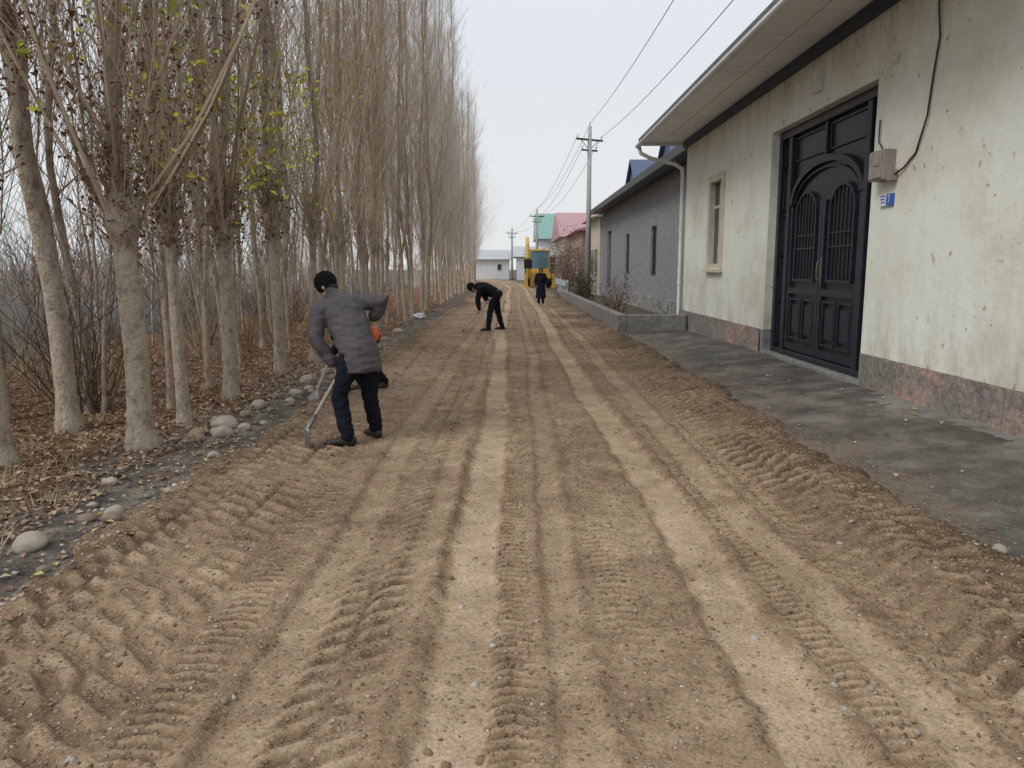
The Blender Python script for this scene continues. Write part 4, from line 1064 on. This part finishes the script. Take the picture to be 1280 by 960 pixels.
gz = .03
SA = Vector((-1.36,7.30,1.10)); SB = Vector((-1.80,6.60,.20)); sax = (SA-SB).normalized()
gL = SA.lerp(SB, .48); gR = SA.lerp(SB, .03)
p1 = empty('person', (-1.42, 6.92, gz), 'man in grey padded jacket and black cap bending to shovel', 'person')
person(p1, dict(f=(-.64,.77,0), pel=(-1.385,6.93,.86), chest=(-1.55,7.09,1.2), neck=(-1.655,7.18,1.335), head=(-1.735,7.25,1.43),
    hf=(-.8,.25,-.6), hu=(-.5,.25,.8), hipL=(-1.455,6.87,.82), hipR=(-1.315,6.99,.82), knL=(-1.55,6.80,.46), knR=(-1.315,7.0,.46), anL=(-1.47,6.72,.115), anR=(-1.275,7.06,.115),
    tL=(-.95,-.15,0), tR=(-.5,.6,0), shL=(-1.75,7.0,1.23), shR=(-1.46,7.25,1.28), elL=(-1.78,6.93,.97), haL=gL+Vector((-.035,-.02,.05)), grL=gL, axL=sax,
    elR=(-1.18,7.16,1.31), haR=gR+Vector((.05,-.02,.05)), grR=gR, axR=sax, hem=.19, hemdir=(.12,-.12,-1)), mt(top=M['jacket']), hat=True, girth=1.03, seed=1)
sh = empty('shovel', tuple(SB), 'worn shovel with pale handle held over the loose soil', 'shovel')
b = MB(); b.tube([SA+sax*.1-SB, Vector((0,0,0))], [.017,.019], 10); b.obj('handle', M['wood'], sh, smooth=True)
b = MB(); d = Vector((-.10,-.12,-1)).normalized(); sd = Vector((-.35,.93,0)).normalized(); nn = d.cross(sd).normalized()
g = 7; vs = []; fs = []
for i in range(g+1):
    tt = i/g; w = .105*(1 if tt < .6 else math.sqrt(max(.05, 1-((tt-.6)/.42)**2)))
    for k in range(7):
        q = (k-3)/3; vs.append(d*(tt*.24-.03)+sd*(w*q)+nn*(.035*q*q-.03*(1-tt)**2))
for i in range(g):
    for k in range(6): fs.append((i*7+k, i*7+k+1, (i+1)*7+k+1, (i+1)*7+k))
b.add(vs, fs); b.tube([sax*.16, Vector((0,0,0)), d*.05], [.021,.024,.014], 8)
o = b.obj('blade', M['steel'], sh, smooth=True); so = o.modifiers.new('s', 'SOLIDIFY'); so.thickness = .004

RA = Vector((-.50,19.45,.90)); RB = Vector((-1.2,19.25,.12)); rax = (RA-RB).normalized(); g1 = RA.lerp(RB, .18); g2 = RA.lerp(RB, .5)
p2 = empty('person', (-.46, 19.6, .04), 'man in black clothes bent forward working with a long tool', 'person')
person(p2, dict(f=(-1,-.1,0), pel=(-.40,19.6,.96), chest=(-.72,19.57,1.14), neck=(-.88,19.56,1.17), head=(-1.01,19.55,1.12),
    hf=(-.5,0,-.85), hu=(-.85,0,.5), hipL=(-.43,19.51,.92), hipR=(-.41,19.69,.92), knL=(-.56,19.48,.50), knR=(-.36,19.72,.5), anL=(-.60,19.45,.13), anR=(-.25,19.75,.13),
    tL=(-1,-.2,0), tR=(-1,.2,0), shL=(-.80,19.38,1.10), shR=(-.80,19.75,1.10), elL=(-.86,19.36,.82), haL=g2+Vector((.03,0,.06)), grL=g2, axL=rax,
    elR=(-.66,19.72,.84), haR=g1+Vector((-.0,.05,.05)), grR=g1, axR=rax, hem=.12), mt(), hat=True, seed=4)
rk = empty('rake', tuple(RB), 'long handled metal rake drawn across the gravel', 'rake')
b = MB(); b.tube([RA+rax*.25-RB, Vector((0,0,0))], .016, 8); b.obj('handle', M['wood'], rk)
b = MB(); b.box(-.02, .02, -.22, .22, -.03, .0)
for i in range(9): b.tube([(0,-.2+i*.05,-.015),(-.03,-.2+i*.05,-.09)], .006, 5)
b.obj('rake_head', M['steel'], rk)

D = Vector((-.2, .1, 0))
TA = Vector((-1.95,9.55,.85))+D; TB = Vector((-2.2,9.2,.1))+D; tax = (TA-TB).normalized(); h1 = TA.lerp(TB, .1); h2 = TA.lerp(TB, .45)
p3 = empty('person', (-1.92, 9.95, .03), 'worker in orange safety vest and dark clothes stooping over', 'person')
d3 = dict(f=(-.8,-.6,0), pel=(-1.66,9.85,.72), chest=(-1.88,9.68,.93), neck=(-1.98,9.6,1.0), head=(-2.1,9.52,1.0),
    hf=(-.6,-.4,-.7), hu=(-.5,-.4,.75), hipL=(-1.70,9.77,.69), hipR=(-1.64,9.94,.69), knL=(-1.86,9.66,.42), knR=(-1.72,9.9,.42), anL=(-1.72,9.74,.12), anR=(-1.5,10.0,.12),
    tL=(-.8,-.5,0), tR=(-.3,-.8,0), shL=(-1.86,9.47,.92), shR=(-2.0,9.76,.93), elL=(-1.93,9.4,.7), elR=(-2.08,9.75,.73))
for k in d3:
    if k not in ('f', 'hf', 'hu', 'tL', 'tR'): d3[k] = Vector(d3[k])+D
d3.update(haL=h2+Vector((.04,-.02,.05)), grL=h2, axL=tax, haR=h1+Vector((-.02,.05,.05)), grR=h1, axR=tax, hem=.06)
person(p3, d3, mt(), hat=True, vest=True, girth=.92, seed=7)
s3 = empty('shovel', tuple(TB), 'shovel with pale handle in the hands of the stooping worker', 'shovel')
b = MB(); b.tube([TA+tax*.2-TB, Vector((0,0,0))], .017, 8); b.obj('handle', M['wood'], s3)
b = MB(); b.loft([(0,0,.02),(-.02,-.03,-.05),(-.05,-.07,-.11)], [(.03,.012),(.1,.01),(.07,.006)], (-.8,.6,0), 12); b.obj('blade', M['steel'], s3)

p4 = empty('person', (1.29, 34.6, .04), 'pedestrian in long dark coat and headscarf walking on the road', 'person')
person(p4, dict(f=(0,-1,0), pel=(1.29,34.6,.92), chest=(1.29,34.6,1.24), neck=(1.29,34.6,1.40), head=(1.29,34.58,1.51),
    hf=(0,-1,-.1), hu=(0,-.1,1), hipL=(1.38,34.6,.88), hipR=(1.20,34.6,.88), knL=(1.38,34.52,.48), knR=(1.20,34.62,.48), anL=(1.38,34.5,.13), anR=(1.20,34.72,.13),
    tL=(0,-1,0), tR=(0,-1,0), shL=(1.45,34.6,1.33), shR=(1.13,34.6,1.33), elL=(1.54,34.62,1.06), haL=(1.5,34.46,.86), grL=(1.49,34.41,.79), axL=(0,1,-.2),
    elR=(1.04,34.62,1.06), haR=(1.08,34.46,.86), grR=(1.09,34.41,.79), axR=(0,1,-.2), hem=.05), mt(top=M['coat'], legs=M['black']), coat_long=True, seed=11)
b = MB(); hc = Vector((0,-.02,1.47)); b.ell(hc+Vector((0,.02,.02)), Vector((.095,0,0)), Vector((0,.105,0)), Vector((0,0,.12)), 16, 10); b.ell(hc+Vector((0,.02,-.12)), Vector((.1,0,0)), Vector((0,.1,0)), Vector((0,0,.07)), 14, 8)
b.obj('headscarf', M['coat'], p4, smooth=True)

# ------------------------------------------------------------ world, sun, camera
w = bpy.data.worlds.new("World"); scene.world = w; w.use_nodes = True; nt = w.node_tree
bg = nt.nodes['Background']
sky = N(nt, 'ShaderNodeTexSky', sky_type='NISHITA'); sky.sun_disc = False
sky.sun_elevation = R(46); sky.sun_rotation = R(236); sky.air_density = 2; sky.dust_density = 6
tc = N(nt, 'ShaderNodeTexCoord'); sp = N(nt, 'ShaderNodeSeparateXYZ'); nt.links.new(tc.outputs['Generated'], sp.inputs[0])
cloud = ramp(nt, sp.outputs['Z'], [(0, (8.2,8.4,8.5)), (.25, (7.6,8.0,8.5)), (.6, (8.4,8.8,9.4))])
c = mix(nt, .92, sky.outputs[0], cloud)
nt.links.new(c, bg.inputs['Color']); bg.inputs['Strength'].default_value = .105
sl = bpy.data.lights.new('sun', 'SUN'); sl.energy = 1.5; sl.angle = R(22); sl.color = (1, .985, .96)
so = bpy.data.objects.new('sun', sl); link(so)
dvec = Vector((-.65, -.42, .8)).normalized()
so.rotation_euler = dvec.to_track_quat('Z', 'Y').to_euler()

cam = bpy.data.cameras.new('camera'); cam.lens = 27; cam.sensor_width = 36; cam.clip_end = 3000; cam.clip_start = .05
co = bpy.data.objects.new('camera', cam); link(co); co.location = (0, 0, 1.6); co.rotation_euler = (R(90-8.53), 0, 0)
scene.camera = co
scene.view_settings.view_transform = 'Standard'; scene.view_settings.look = 'None'; scene.view_settings.exposure = 0
print('trees', cnt)
